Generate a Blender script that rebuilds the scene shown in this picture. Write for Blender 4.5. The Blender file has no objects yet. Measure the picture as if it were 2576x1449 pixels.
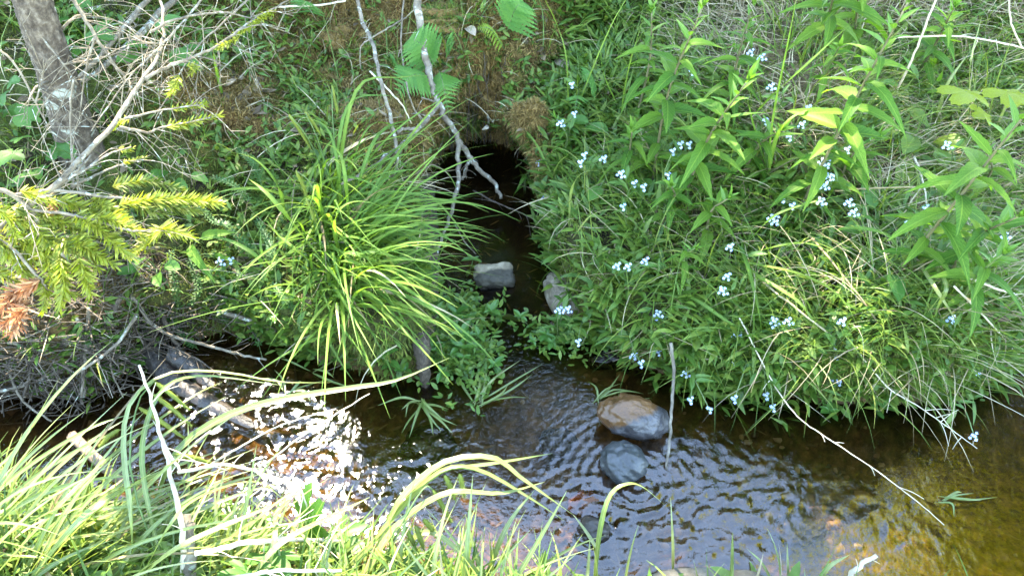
import bpy, math, random
import numpy as np
from mathutils import Vector, Matrix

R = math.radians
SC = bpy.context.scene
COL = SC.collection

# ------------------------------------------------------------------ camera, sky, sun, exposure
CAM = np.array((0.0, 0.0, 1.25))
PITCH = 44.0                      # degrees below the horizon
HFOV = 65.0
F_PX = 1288.0 / math.tan(R(HFOV / 2))   # focal length for a picture 2576 wide
cd = bpy.data.cameras.new('camera')
cd.sensor_fit = 'HORIZONTAL'
cd.angle = R(HFOV)
cd.clip_start = 0.02
cd.clip_end = 400
cam = bpy.data.objects.new('camera', cd)
COL.objects.link(cam)
cam.location = CAM
cam.rotation_euler = (R(90 - PITCH), 0, 0)
SC.camera = cam

SUN_DIR = np.array((-0.2265, 0.5557, 0.80))
SUN_DIR = SUN_DIR / np.linalg.norm(SUN_DIR)
SUN_EL = math.asin(SUN_DIR[2])
SUN_AZ = math.atan2(SUN_DIR[0], SUN_DIR[1])
w = bpy.data.worlds.new('World')
SC.world = w
w.use_nodes = True
nt = w.node_tree
bg = nt.nodes['Background']
sky = nt.nodes.new('ShaderNodeTexSky')
sky.sky_type = 'NISHITA'
sky.sun_disc = False
sky.sun_elevation = SUN_EL
sky.sun_rotation = SUN_AZ
sky.air_density = 1.0
sky.dust_density = 0.05
nt.links.new(sky.outputs[0], bg.inputs[0])
bg.inputs[1].default_value = 0.15
sd = bpy.data.lights.new('sun', 'SUN')
sd.energy = 2.2
sd.angle = R(0.53)
sd.color = (1.0, 0.94, 0.84)
sun = bpy.data.objects.new('sun', sd)
COL.objects.link(sun)
sun.location = (-3, 7, 11)
sun.rotation_euler = Vector(-SUN_DIR).to_track_quat('-Z', 'Y').to_euler()

SC.view_settings.view_transform = 'Standard'
SC.view_settings.look = 'None'
SC.view_settings.exposure = 4.2
SC.view_settings.use_white_balance = True
SC.view_settings.white_balance_temperature = 7400
SC.view_settings.white_balance_tint = 8
SC.view_settings.gamma = 1
SC.view_settings.use_curve_mapping = False
SC.render.engine = 'CYCLES'
SC.cycles.max_bounces = 8
SC.cycles.transparent_max_bounces = 12
SC.cycles.diffuse_bounces = 4
SC.cycles.glossy_bounces = 3
SC.cycles.transmission_bounces = 4
SC.cycles.caustics_reflective = False
SC.cycles.caustics_refractive = False
SC.cycles.sample_clamp_indirect = 6

rnd = random.Random(7)
rng = np.random.default_rng(11)

# ------------------------------------------------------------------ noise and small helpers
def hash2(ix, iy, seed):
    h = (ix.astype(np.int64) * 374761393 + iy.astype(np.int64) * 668265263 + seed * 2147483647) & 0xFFFFFFFF
    h = ((h ^ (h >> 13)) * 1274126177) & 0xFFFFFFFF
    h = h ^ (h >> 16)
    return (h & 0xFFFF) / 65535.0

def vnoise(x, y, seed=0):
    x = np.asarray(x, float); y = np.asarray(y, float)
    ix = np.floor(x); iy = np.floor(y)
    fx = x - ix; fy = y - iy
    fx = fx * fx * (3 - 2 * fx); fy = fy * fy * (3 - 2 * fy)
    a = hash2(ix, iy, seed); b = hash2(ix + 1, iy, seed)
    c = hash2(ix, iy + 1, seed); d = hash2(ix + 1, iy + 1, seed)
    return (a * (1 - fx) + b * fx) * (1 - fy) + (c * (1 - fx) + d * fx) * fy - 0.5

def fbm(x, y, sc, octv=4, seed=0, gain=0.5):
    t = 0; a = 1
    for i in range(octv):
        t = t + a * vnoise(np.asarray(x) * sc + 17.3 * i, np.asarray(y) * sc - 9.1 * i, seed + i * 7)
        sc *= 2.03; a *= gain
    return t

def sstep(a, b, x):
    t = np.clip((x - a) / (b - a), 0, 1)
    return t * t * (3 - 2 * t)

ca, sa = math.cos(R(PITCH)), math.sin(R(PITCH))
def ray(u, v):
    dx = (u - 1288.0) / F_PX
    dv = (v - 724.5) / F_PX
    return np.array((dx, ca - dv * sa, -sa - dv * ca))

def at_z(u, v, z=0.0):
    d = ray(u, v)
    return CAM + d * ((z - CAM[2]) / d[2])

# ------------------------------------------------------------------ mesh builders
def np_mesh(name, V, Q, mats=(), smooth=True, uv=None, midx=None):
    me = bpy.data.meshes.new(name)
    V = np.ascontiguousarray(V, dtype=np.float32); Q = np.ascontiguousarray(Q, dtype=np.int32)
    k = Q.shape[1]
    me.vertices.add(len(V)); me.vertices.foreach_set('co', V.ravel())
    me.loops.add(Q.size); me.loops.foreach_set('vertex_index', Q.ravel())
    me.polygons.add(len(Q))
    me.polygons.foreach_set('loop_start', np.arange(0, Q.size, k, dtype=np.int32))
    if smooth:
        me.polygons.foreach_set('use_smooth', np.ones(len(Q), dtype=bool))
    if uv is not None:
        l = me.uv_layers.new(name='UVMap')
        l.data.foreach_set('uv', np.ascontiguousarray(uv[Q.ravel()], dtype=np.float32).ravel())
    for m in mats: me.materials.append(m)
    if midx is not None: me.polygons.foreach_set('material_index', np.asarray(midx, dtype=np.int32))
    me.update(calc_edges=True)
    return me

class MB:
    """collects vertices and faces of one mesh"""
    def __init__(s): s.v = []; s.f = []; s.uv = []; s.mi = []
    def add(s, V, F, uv=None, mi=0):
        n = len(s.v)
        s.v += [tuple(map(float, p)) for p in V]
        s.uv += [tuple(q) for q in uv] if uv is not None else [(0.5, 0.5)] * len(V)
        s.f += [tuple(int(i) + n for i in f) for f in F]
        s.mi += [mi] * len(F)
        return s
    def tube(s, P, rad, sides=6, cap=True, mi=0, rough=0.0, rr=None):
        V, F, U = tube_geo(P, rad, sides, rough, rr)
        n = len(s.v); s.add(V, F, U, mi)
        if cap:
            s.f.append(tuple(n + i for i in range(sides))[::-1]); s.mi.append(mi)
            m = len(V) - sides
            s.f.append(tuple(n + m + i for i in range(sides))); s.mi.append(mi)
        return s
    def mesh(s, name, mats, origin=None, smooth=True):
        me = bpy.data.meshes.new(name)
        V = s.v
        if origin is not None:
            o = tuple(map(float, origin)); V = [(a - o[0], b - o[1], c - o[2]) for a, b, c in V]
        me.from_pydata(V, [], s.f)
        if smooth: me.polygons.foreach_set('use_smooth', [True] * len(s.f))
        l = me.uv_layers.new(name='UVMap')
        li = [0] * len(me.loops); me.loops.foreach_get('vertex_index', li)
        l.data.foreach_set('uv', [c for i in li for c in s.uv[i]])
        for m in (mats if isinstance(mats, (list, tuple)) else [mats]): me.materials.append(m)
        if any(s.mi): me.polygons.foreach_set('material_index', s.mi)
        me.update()
        return me

def unit(v):
    v = np.asarray(v, float); n = np.linalg.norm(v)
    return v / n if n > 1e-12 else np.array((0.0, 0.0, 1.0))

def spline(P, n):
    """Catmull-Rom through control points"""
    P = [np.asarray(p, float) for p in P]
    if len(P) == 2: return [P[0] + (P[1] - P[0]) * i / (n - 1) for i in range(n)]
    Q = [2 * P[0] - P[1]] + P + [2 * P[-1] - P[-2]]
    out = []
    for i in range(n):
        t = i / (n - 1) * (len(P) - 1); k = min(int(t), len(P) - 2); t -= k
        a, b, c, d = Q[k:k + 4]
        out.append(0.5 * (2 * b + (c - a) * t + (2 * a - 5 * b + 4 * c - d) * t * t + (3 * b - a - 3 * c + d) * t ** 3))
    return out

def tube_geo(P, rad, sides=6, rough=0.0, rr=None):
    P = [np.asarray(p, float) for p in P]; n = len(P)
    if not hasattr(rad, '__len__'): rad = [rad] * n
    if len(rad) != n:
        rad = np.interp(np.linspace(0, 1, n), np.linspace(0, 1, len(rad)), rad)
    t0 = unit(P[1] - P[0]); a = np.array((0, 0, 1.0)) if abs(t0[2]) < 0.9 else np.array((1.0, 0, 0))
    u = unit(np.cross(t0, a)); V = []; U = []; rr = rr or rnd
    L = 0
    for i in range(n):
        t = unit(P[min(i + 1, n - 1)] - P[max(i - 1, 0)])
        u = unit(u - t * np.dot(u, t)); w_ = np.cross(t, u)
        if i: L += np.linalg.norm(P[i] - P[i - 1])
        for k in range(sides):
            an = 2 * math.pi * k / sides
            r = rad[i] * (1 + (rr.uniform(-rough, rough) if rough else 0))
            V.append(P[i] + (u * math.cos(an) + w_ * math.sin(an)) * r); U.append((k / sides, L))
    F = []
    for i in range(n - 1):
        for k in range(sides):
            k2 = (k + 1) % sides
            F.append((i * sides + k, i * sides + k2, (i + 1) * sides + k2, (i + 1) * sides + k))
    return V, F, U

def ribbon_geo(P, wid, roll=0.0, fold=0.18, shape='grass'):
    """a grass blade along P: three vertices across, folded at the midrib"""
    n = len(P); V = []; U = []; F = []
    prev = None
    for i in range(n):
        s = i / (n - 1)
        t = unit(P[min(i + 1, n - 1)] - P[max(i - 1, 0)])
        side = np.cross(t, (0, 0, 1.0))
        if np.linalg.norm(side) < 0.15 and prev is not None: side = prev
        side = unit(side)
        if prev is not None and np.dot(side, prev) < 0: side = -side
        prev = side
        nrm = np.cross(side, t)
        sd_ = side * math.cos(roll) + nrm * math.sin(roll)
        nn = np.cross(sd_, t)
        if shape == 'grass': w_ = wid * (0.55 + 0.45 * min(1, s * 4)) * max(0.04, (1 - s ** 2.6))
        else: w_ = wid * max(0.04, math.sin(math.pi * min(1, s * 0.98 + 0.01) ** 0.8))
        V += [P[i] - sd_ * w_ / 2, P[i] - nn * w_ * fold, P[i] + sd_ * w_ / 2]
        U += [(0, s), (0.5, s), (1, s)]
    for i in range(n - 1):
        a = i * 3
        F += [(a, a + 1, a + 4, a + 3), (a + 1, a + 2, a + 5, a + 4)]
    return V, F, U

def blade_field(rg, base, az, L, lean, droop, wid, S=4, prof='grass', twist=0.6, curl=None):
    """many thin curved blades at once (for ground cover)"""
    N = len(base); base = np.asarray(base, float)
    t = np.linspace(0, 1, S + 1)
    th = lean[:, None] + droop[:, None] * t[None, :] ** 1.3
    ds = (L / S)[:, None]
    azm = az[:, None] + (0 if curl is None else curl[:, None] * t[None, :])
    hx = np.sin(th) * np.cos(azm) * ds; hy = np.sin(th) * np.sin(azm) * ds; hz = np.cos(th) * ds
    X = np.zeros((N, S + 1, 3))
    for i in range(1, S + 1):
        X[:, i, 0] = X[:, i - 1, 0] + hx[:, i]; X[:, i, 1] = X[:, i - 1, 1] + hy[:, i]; X[:, i, 2] = X[:, i - 1, 2] + hz[:, i]
    X += base[:, None, :]
    if prof == 'grass': pw = np.maximum(0.06, 1 - t ** 2)
    elif prof == 'leaf': pw = np.maximum(0.06, np.sin(np.pi * np.clip(t * 0.97 + 0.02, 0, 1) ** 0.85))
    else: pw = np.ones(S + 1)
    tw = rg.uniform(-twist, twist, N)
    side = np.stack([-np.sin(az) * np.cos(tw), np.cos(az) * np.cos(tw), np.sin(tw)], 1)
    W = side[:, None, :] * (wid[:, None] * pw[None, :])[:, :, None] * 0.5
    V = np.stack([X - W, X + W], 2).reshape(-1, 3)
    idx = np.arange(N)[:, None] * (S + 1) * 2 + np.arange(S)[None, :] * 2
    Q = np.stack([idx, idx + 1, idx + 3, idx + 2], 2).reshape(-1, 4)
    return V, Q

# ------------------------------------------------------------------ objects
def tag(o, label=None, cat=None, group=None, kind=None):
    if label: o['label'] = label
    if cat: o['category'] = cat
    if group: o['group'] = group
    if kind: o['kind'] = kind
    return o

def obj(name, me, parent=None, M=None):
    o = bpy.data.objects.new(name, me)
    COL.objects.link(o)
    if parent is not None: o.parent = parent
    if M is not None: o.matrix_basis = M
    return o

def thing(name, loc, label, cat, group=None):
    o = bpy.data.objects.new(name, None)
    o.empty_display_size = 0.05
    COL.objects.link(o)
    o.location = tuple(map(float, loc))
    return tag(o, label, cat, group)

def frame(org, ydir, up=(0, 0, 1), s=1.0, roll=0.0):
    y = unit(ydir); x = np.cross(y, up)
    if np.linalg.norm(x) < 0.05: x = np.cross(y, (1, 0.2, 0))
    x = unit(x); z = np.cross(x, y)
    if roll:
        x, z = x * math.cos(roll) + z * math.sin(roll), z * math.cos(roll) - x * math.sin(roll)
    sx, sy, sz = s if hasattr(s, '__len__') else (s, s, s)
    M = Matrix.Identity(4)
    for i in range(3):
        M[i][0] = float(x[i] * sx); M[i][1] = float(y[i] * sy); M[i][2] = float(z[i] * sz); M[i][3] = float(org[i])
    return M

# ------------------------------------------------------------------ materials
def mat(name):
    m = bpy.data.materials.new(name); m.use_nodes = True
    n = m.node_tree.nodes; l = m.node_tree.links
    return m, n, l, n['Principled BSDF'], n['Material Output']

def ramp(n, stops, interp='LINEAR'):
    r = n.new('ShaderNodeValToRGB'); e = r.color_ramp; e.interpolation = interp
    while len(e.elements) < len(stops): e.elements.new(0.5)
    for i, (p, c) in enumerate(stops):
        e.elements[i].position = p; e.elements[i].color = (*c, 1)
    return r

def leaf_mat(name, cols, trans=0.35, rough=0.45, rand='object', vein=0.0, tcol=None, spec=0.4, noise=0.25, stripe=0):
    """a thin leaf: reflects, lets light through, varies from leaf to leaf"""
    m, n, l, b, out = mat(name)
    if rand == 'object':
        src = n.new('ShaderNodeObjectInfo').outputs['Random']
    else:
        src = n.new('ShaderNodeNewGeometry').outputs['Random Per Island']
    k = len(cols)
    r = ramp(n, [(i / max(1, k - 1), c) for i, c in enumerate(cols)])
    l.new(src, r.inputs[0])
    col = r.outputs[0]
    tc = n.new('ShaderNodeTexCoord')
    nz = n.new('ShaderNodeTexNoise'); nz.inputs['Scale'].default_value = 60; nz.inputs['Detail'].default_value = 3
    l.new(tc.outputs['Object'], nz.inputs['Vector'])
    mp = n.new('ShaderNodeMapRange'); mp.inputs[1].default_value = 0.3; mp.inputs[2].default_value = 0.7
    mp.inputs[3].default_value = 1 - noise; mp.inputs[4].default_value = 1 + noise
    l.new(nz.outputs[0], mp.inputs[0])
    mx = n.new('ShaderNodeVectorMath'); mx.operation = 'SCALE'
    l.new(col, mx.inputs[0]); l.new(mp.outputs[0], mx.inputs['Scale'])
    col = mx.outputs[0]
    if vein or stripe:
        uvn = n.new('ShaderNodeUVMap'); sp = n.new('ShaderNodeSeparateXYZ'); l.new(uvn.outputs[0], sp.inputs[0])
        def math_(op, a, b_=None):
            q = n.new('ShaderNodeMath'); q.operation = op
            for i, x in enumerate((a, b_)):
                if x is None: continue
                if isinstance(x, (int, float)): q.inputs[i].default_value = x
                else: l.new(x, q.inputs[i])
            return q.outputs[0]
        ax = math_('ABSOLUTE', math_('SUBTRACT', sp.outputs[0], 0.5))
        if stripe:
            f = math_('MULTIPLY', math_('ADD', math_('SINE', math_('MULTIPLY', sp.outputs[0], stripe * 6.283)), 1.0), 0.12)
            mid = math_('LESS_THAN', ax, 0.06)
            f = math_('ADD', f, math_('MULTIPLY', mid, 0.25))
        else:
            mid = math_('LESS_THAN', ax, 0.035)
            sv = math_('SINE', math_('MULTIPLY', math_('SUBTRACT', sp.outputs[1], math_('MULTIPLY', ax, 0.55)), 62.0))
            sv = math_('MULTIPLY', math_('GREATER_THAN', sv, 0.86), 0.45)
            f = math_('MULTIPLY', math_('MAXIMUM', mid, sv), vein)
        mixc = n.new('ShaderNodeMixRGB'); l.new(f, mixc.inputs[0]); l.new(col, mixc.inputs[1])
        c = cols[-1]; mixc.inputs[2].default_value = (min(1, c[0] * 2.1 + .02), min(1, c[1] * 1.8 + .02), min(1, c[2] * 2 + .01), 1)
        col = mixc.outputs[0]
    l.new(col, b.inputs['Base Color'])
    b.inputs['Roughness'].default_value = rough
    b.inputs['Specular IOR Level'].default_value = spec
    t = n.new('ShaderNodeBsdfTranslucent')
    tm = n.new('ShaderNodeMixRGB'); tm.blend_type = 'MULTIPLY'; tm.inputs[0].default_value = 1
    l.new(col, tm.inputs[1]); tm.inputs[2].default_value = (*(tcol or (1.45, 1.5, 0.6)), 1)
    l.new(tm.outputs[0], t.inputs[0])
    ms = n.new('ShaderNodeMixShader'); ms.inputs[0].default_value = trans
    l.new(b.outputs[0], ms.inputs[1]); l.new(t.outputs[0], ms.inputs[2]); l.new(ms.outputs[0], out.inputs[0])
    return m

def bark_mat(name, cols, scale=40, rough=0.85, bump=0.5, stretch=(1, 1, 1), lichen=None, spec=0.25, wet=None):
    m, n, l, b, out = mat(name)
    tc = n.new('ShaderNodeTexCoord'); mp = n.new('ShaderNodeMapping'); mp.inputs['Scale'].default_value = stretch
    l.new(tc.outputs['Object'], mp.inputs[0])
    nz = n.new('ShaderNodeTexNoise'); nz.inputs['Scale'].default_value = scale; nz.inputs['Detail'].default_value = 8; nz.inputs['Roughness'].default_value = 0.65
    l.new(mp.outputs[0], nz.inputs['Vector'])
    r = ramp(n, [(0.3 + 0.4 * i / max(1, len(cols) - 1), c) for i, c in enumerate(cols)])
    l.new(nz.outputs[0], r.inputs[0])
    col = r.outputs[0]
    if lichen:
        n2 = n.new('ShaderNodeTexNoise'); n2.inputs['Scale'].default_value = lichen[1]; n2.inputs['Detail'].default_value = 5
        l.new(tc.outputs['Object'], n2.inputs['Vector'])
        r2 = ramp(n, [(lichen[2], (0, 0, 0)), (lichen[2] + 0.06, (1, 1, 1))]); l.new(n2.outputs[0], r2.inputs[0])
        mx = n.new('ShaderNodeMixRGB'); l.new(r2.outputs[0], mx.inputs[0]); l.new(col, mx.inputs[1]); mx.inputs[2].default_value = (*lichen[0], 1)
        col = mx.outputs[0]
    l.new(col, b.inputs['Base Color'])
    b.inputs['Roughness'].default_value = rough; b.inputs['Specular IOR Level'].default_value = spec
    bp = n.new('ShaderNodeBump'); bp.inputs['Strength'].default_value = bump; bp.inputs['Distance'].default_value = 0.004
    l.new(nz.outputs[0], bp.inputs['Height']); l.new(bp.outputs[0], b.inputs['Normal'])
    return m
# ------------------------------------------------------------------ the brook: outline of the water, ground shape
WATER_PX = [(-900, 990), (-300, 985), (0, 1005), (220, 1000), (330, 935), (420, 865), (560, 840), (690, 862), (800, 905), (940, 945), (1055, 960),
            (1085, 820), (1085, 700), (1050, 560), (1065, 450), (1110, 385), (1200, 345), (1320, 385),
            (1352, 480), (1368, 560), (1392, 690), (1440, 810), (1520, 872), (1570, 912), (1700, 955), (1900, 1000), (2200, 1018),
            (2430, 1005), (2500, 930), (2490, 800), (2530, 680), (2800, 600), (3600, 560),
            (3900, 1900), (3000, 1660), (2576, 1580), (2000, 1540), (1500, 1530), (1100, 1478), (800, 1410), (400, 1335), (0, 1265), (-500, 1230), (-1000, 1200)]
WPOLY = np.array([at_z(u, v)[:2] for u, v in WATER_PX])

def poly_dist(X, Y):
    d2 = np.full(X.shape, 1e9); inside = np.zeros(X.shape, bool)
    n = len(WPOLY)
    for i in range(n):
        ax, ay = WPOLY[i]; bx, by = WPOLY[(i + 1) % n]
        ex, ey = bx - ax, by - ay
        t = np.clip(((X - ax) * ex + (Y - ay) * ey) / (ex * ex + ey * ey + 1e-12), 0, 1)
        d2 = np.minimum(d2, (X - ax - t * ex) ** 2 + (Y - ay - t * ey) ** 2)
        c = ((ay > Y) != (by > Y)) & (X < ex * (Y - ay) / (ey + (1e-12 if ey == 0 else 0)) + ax)
        inside ^= c
    return np.sqrt(d2), inside

HEAD = at_z(1215, 345)[:2]
DEB = at_z(130, 930)[:2]
def height(X, Y):
    d, ins = poly_dist(X, Y)
    d = d + 0.018 * fbm(X, Y, 14, 3, 5) * np.where(ins, 0, 1)
    d = np.maximum(d, 0)
    near = Y < 0.86 - 0.08 * X
    hg = np.exp(-(((X - HEAD[0]) / 0.30) ** 2 + ((Y - HEAD[1]) / 0.30) ** 2))
    hs = 0.105 + 0.20 * hg + 0.03 * fbm(X, Y, 3, 2, 3)
    slope = 0.46
    dd = np.maximum(d - 0.04, 0)
    run = np.where(dd < 1.1, dd, 1.1 + (dd - 1.1) * 0.12)
    run = np.where(run > 1.6, 1.6 + (run - 1.6) * 0.1, run)
    far = hs * sstep(0, 0.075, d) + slope * run
    nearh = 0.07 * sstep(0, 0.07, d) + 0.10 * np.minimum(dd, 3)
    h = np.where(near, nearh, far)
    h = h + (0.045 * fbm(X, Y, 5, 4, 21) + (0.022 + 0.03 * hg) * fbm(X, Y, 20, 3, 33)) * sstep(0.02, 0.12, d)
    # the bank rises steeply behind the hole
    h = h + 0.30 * sstep(HEAD[1] + 0.02, HEAD[1] + 0.40, Y) * np.exp(-((X - HEAD[0] + 0.12) / 0.55) ** 2) * (~ins)
    # moss cushions
    for (u, v, z, r, a) in ((1270, 190, .35, .10, .10), (1150, 60, .5, .12, .05), (900, 90, .5, .14, .06), (1430, 620, .12, .09, .05), (2200, 690, .25, .14, .05),
                            (1290, 290, .2, .06, .05), (820, 230, .35, .12, .04), (2300, 860, .12, .12, .05)):
        p = at_z(u, v, z)
        h = h + a * np.exp(-(((X - p[0]) ** 2 + (Y - p[1]) ** 2) / r ** 2)) * sstep(0.0, 0.06, d)
    # heap of debris at the left
    h = h + 0.07 * np.exp(-(((X - DEB[0]) / 0.22) ** 2 + ((Y - DEB[1] - 0.08) / 0.14) ** 2)) * sstep(0.0, 0.05, d) * (~near)
    bed = -0.075 * sstep(0, 0.16, d) - 0.012 + 0.020 * fbm(X, Y, 9, 4, 41) + 0.008 * fbm(X, Y, 45, 2, 47)
    bed = np.minimum(bed, -0.004)
    return np.where(ins, bed, h), d, ins

def axis(a, b, step, far):
    m = np.arange(a, b + 1e-6, step)
    g = []; s = step * 1.5; p = b
    while p < far: p += s; s *= 1.35; g.append(p)
    l = []; s = step * 1.5; p = a
    while p > -far: p -= s; s *= 1.35; l.append(p)
    return np.array(l[::-1] + list(m) + g)

GX = axis(-1.75, 2.15, 0.0115, 60); GY = axis(0.15, 2.35, 0.0115, 60)
XX, YY = np.meshgrid(GX, GY)
HH, DD, INS = height(XX, YY)
gx_ = np.gradient(DD, GX, axis=1); gy_ = np.gradient(DD, GY, axis=0)
gn = np.sqrt(gx_ ** 2 + gy_ ** 2) + 1e-6
hg_ = np.exp(-(((XX - HEAD[0]) / 0.34) ** 2 + ((YY - HEAD[1]) / 0.34) ** 2))
lip = np.where(INS | (YY < 0.86 - 0.08 * XX), 0, sstep(0.01, 0.075, DD) * (1 - sstep(0.08, 0.28, DD)) * (0.045 + 0.085 * hg_))
lip = lip * (0.6 + 0.9 * (fbm(XX, YY, 7, 3, 61) + 0.5))
VX = XX - gx_ / gn * lip; VY = YY - gy_ / gn * lip
TV = np.stack([VX, VY, HH], 2).reshape(-1, 3)
ny, nx = XX.shape
ii = (np.arange(ny - 1)[:, None] * nx + np.arange(nx - 1)[None, :]).ravel()
TQ = np.stack([ii, ii + 1, ii + nx + 1, ii + nx], 1)

def Hf(x, y):
    x = np.asarray(x, float); y = np.asarray(y, float)
    i = np.clip(np.searchsorted(GX, x) - 1, 0, nx - 2); j = np.clip(np.searchsorted(GY, y) - 1, 0, ny - 2)
    fx = (x - GX[i]) / (GX[i + 1] - GX[i]); fy = (y - GY[j]) / (GY[j + 1] - GY[j])
    return (HH[j, i] * (1 - fx) + HH[j, i + 1] * fx) * (1 - fy) + (HH[j + 1, i] * (1 - fx) + HH[j + 1, i + 1] * fx) * fy

from mathutils.bvhtree import BVHTree
BVH = BVHTree.FromPolygons([tuple(v) for v in TV.tolist()], [tuple(q) for q in TQ.tolist()])
def below(p):
    r = BVH.ray_cast(Vector(p), Vector((0, 0, -1)), 20)
    return r[0][2] if r[0] is not None else -9.0
def pt(u, v, h=0.0, water=True):
    """the point seen at (u, v) that stands h metres above the ground (or the water)"""
    d = ray(u, v); dl = float(np.linalg.norm(d))
    r = BVH.ray_cast(Vector(CAM), Vector(d / dl), 30)
    t1 = (r[3] if r[0] is not None else 4.0) / dl
    if water: t1 = min(t1, CAM[2] / -d[2])
    if h <= 1e-4: return CAM + d * t1
    t0 = 0.3
    for _ in range(16):
        t = (t0 + t1) / 2; p = CAM + d * t; g = below(p)
        if water: g = max(g, 0.0)
        if p[2] - g > h: t0 = t
        else: t1 = t
    return CAM + d * t0

def at_y(u, v, y):
    d = ray(u, v)
    return CAM + d * (y / d[1])

def path(pts, n=14):
    return spline([pt(*p) if len(p) < 4 else at_y(p[0], p[1], p[3]) for p in pts], n)

# zone: R brown feather moss, G wet mud / stream bed, B straw litter, A painted overhang shade
zr = sstep(-0.95, -0.6, XX) * (1 - sstep(0.12, 0.34, XX)) * np.maximum(sstep(1.42, 1.62, YY), np.exp(-(((XX - HEAD[0]) / .2) ** 2 + ((YY - HEAD[1]) / .2) ** 2))) * (0.85 + 1.0 * fbm(XX, YY, 6, 3, 71))
zg = np.where(INS, 1.0, 1 - sstep(0.0, 0.05, DD))
zg = np.maximum(zg, 0.9 * np.exp(-(((XX - DEB[0]) / 0.30) ** 2 + ((YY - DEB[1] - 0.03) / 0.16) ** 2)))
zb = sstep(0.25, 0.6, XX) * sstep(1.1, 1.35, YY) * (0.7 + 1.0 * fbm(XX, YY, 5, 3, 81))
# overhang shade painted near-black on the side channel bed and along the undercut
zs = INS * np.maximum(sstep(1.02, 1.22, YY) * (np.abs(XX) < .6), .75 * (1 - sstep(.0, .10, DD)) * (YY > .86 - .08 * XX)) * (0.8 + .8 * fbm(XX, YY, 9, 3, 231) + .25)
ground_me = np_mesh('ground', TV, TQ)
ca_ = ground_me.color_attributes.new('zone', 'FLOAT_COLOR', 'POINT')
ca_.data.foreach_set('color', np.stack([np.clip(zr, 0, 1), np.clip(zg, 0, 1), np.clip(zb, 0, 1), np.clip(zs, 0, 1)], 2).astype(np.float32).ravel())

m, n, l, b, out = mat('bank_soil_and_moss')
at_ = n.new('ShaderNodeAttribute'); at_.attribute_name = 'zone'
sp = n.new('ShaderNodeSeparateColor'); l.new(at_.outputs['Color'], sp.inputs[0])
tc = n.new('ShaderNodeTexCoord')
def noise_node(scale, det=6, rough=0.6):
    q = n.new('ShaderNodeTexNoise'); q.inputs['Scale'].default_value = scale; q.inputs['Detail'].default_value = det; q.inputs['Roughness'].default_value = rough
    l.new(tc.outputs['Object'], q.inputs['Vector']); return q
n1 = noise_node(9); n2 = noise_node(120, 8, 0.75); n3 = noise_node(34, 6)
r1 = ramp(n, [(0.36, (0.028, 0.020, 0.012)), (0.47, (0.045, 0.050, 0.012)), (0.58, (0.060, 0.085, 0.014)), (0.72, (0.085, 0.085, 0.020))])
l.new(n1.outputs[0], r1.inputs[0])
r2 = ramp(n, [(0.3, (0.045, 0.022, 0.008)), (0.5, (0.15, 0.082, 0.024)), (0.7, (0.25, 0.16, 0.05))]); l.new(n3.outputs[0], r2.inputs[0])
r3 = ramp(n, [(0.3, (0.040, 0.026, 0.011)), (0.5, (0.110, 0.068, 0.026)), (0.72, (0.23, 0.145, 0.055))]); l.new(n3.outputs[0], r3.inputs[0])
r4 = ramp(n, [(0.3, (0.05, 0.035, 0.018)), (0.6, (0.17, 0.125, 0.065))]); l.new(n3.outputs[0], r4.inputs[0])
def mixc(f, a, b_):
    q = n.new('ShaderNodeMixRGB'); l.new(f, q.inputs[0]); l.new(a, q.inputs[1]); l.new(b_, q.inputs[2]); return q.outputs[0]
c = mixc(sp.outputs[0], r1.outputs[0], r2.outputs[0])
c = mixc(sp.outputs[2], c, r4.outputs[0])
c = mixc(sp.outputs[1], c, r3.outputs[0])
shade_tint = n.new('ShaderNodeRGB'); shade_tint.outputs[0].default_value = (0.014, 0.010, 0.006, 1)  # near-black colour of the shade painted onto the bed
c = mixc(at_.outputs['Alpha'], c, shade_tint.outputs[0])
mv = n.new('ShaderNodeMapRange'); mv.inputs[1].default_value = 0.3; mv.inputs[2].default_value = 0.7; mv.inputs[3].default_value = 0.5; mv.inputs[4].default_value = 1.5
l.new(n2.outputs[0], mv.inputs[0])
vm = n.new('ShaderNodeVectorMath'); vm.operation = 'SCALE'; l.new(c, vm.inputs[0]); l.new(mv.outputs[0], vm.inputs['Scale'])
l.new(vm.outputs[0], b.inputs['Base Color']); b.inputs['Roughness'].default_value = 0.9; b.inputs['Specular IOR Level'].default_value = 0.2
bp = n.new('ShaderNodeBump'); bp.inputs['Strength'].default_value = 0.9; bp.inputs['Distance'].default_value = 0.008
l.new(n2.outputs[0], bp.inputs['Height']); l.new(bp.outputs[0], b.inputs['Normal'])
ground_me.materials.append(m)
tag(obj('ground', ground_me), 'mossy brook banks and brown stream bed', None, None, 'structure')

# ------------------------------------------------------------------ water surface with real ripples
WSTEP = 0.0042
wx = np.arange(-1.6, 2.2, WSTEP); wy = np.arange(0.2, 2.05, WSTEP)
WX, WY = np.meshgrid(wx, wy)
rw = np.random.default_rng(5)
warpx = 0.05 * fbm(WX, WY, 6, 3, 91); warpy = 0.05 * fbm(WX, WY, 6, 3, 95)
Z = np.zeros_like(WX)
flow = -0.12
for i in range(46):
    lam = 0.011 * (4.5 ** rw.random())
    th = flow + math.pi / 2 + rw.normal(0, 0.75) if i % 3 else rw.uniform(0, 2 * math.pi)
    k = 2 * math.pi / lam
    Z += 0.0055 * lam * np.sin(k * ((WX + warpx) * math.cos(th) + (WY + warpy) * math.sin(th)) + rw.uniform(0, 6.28)) * (0.5 + 1.0 * np.abs(vnoise(WX * 7 + i * 3.1, WY * 7, i)) * 2)
def blob(u, v, r): 
    p = at_z(u, v); return np.exp(-(((WX - p[0]) ** 2 + ((WY - p[1]) * 1.25) ** 2) / r ** 2))
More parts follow.
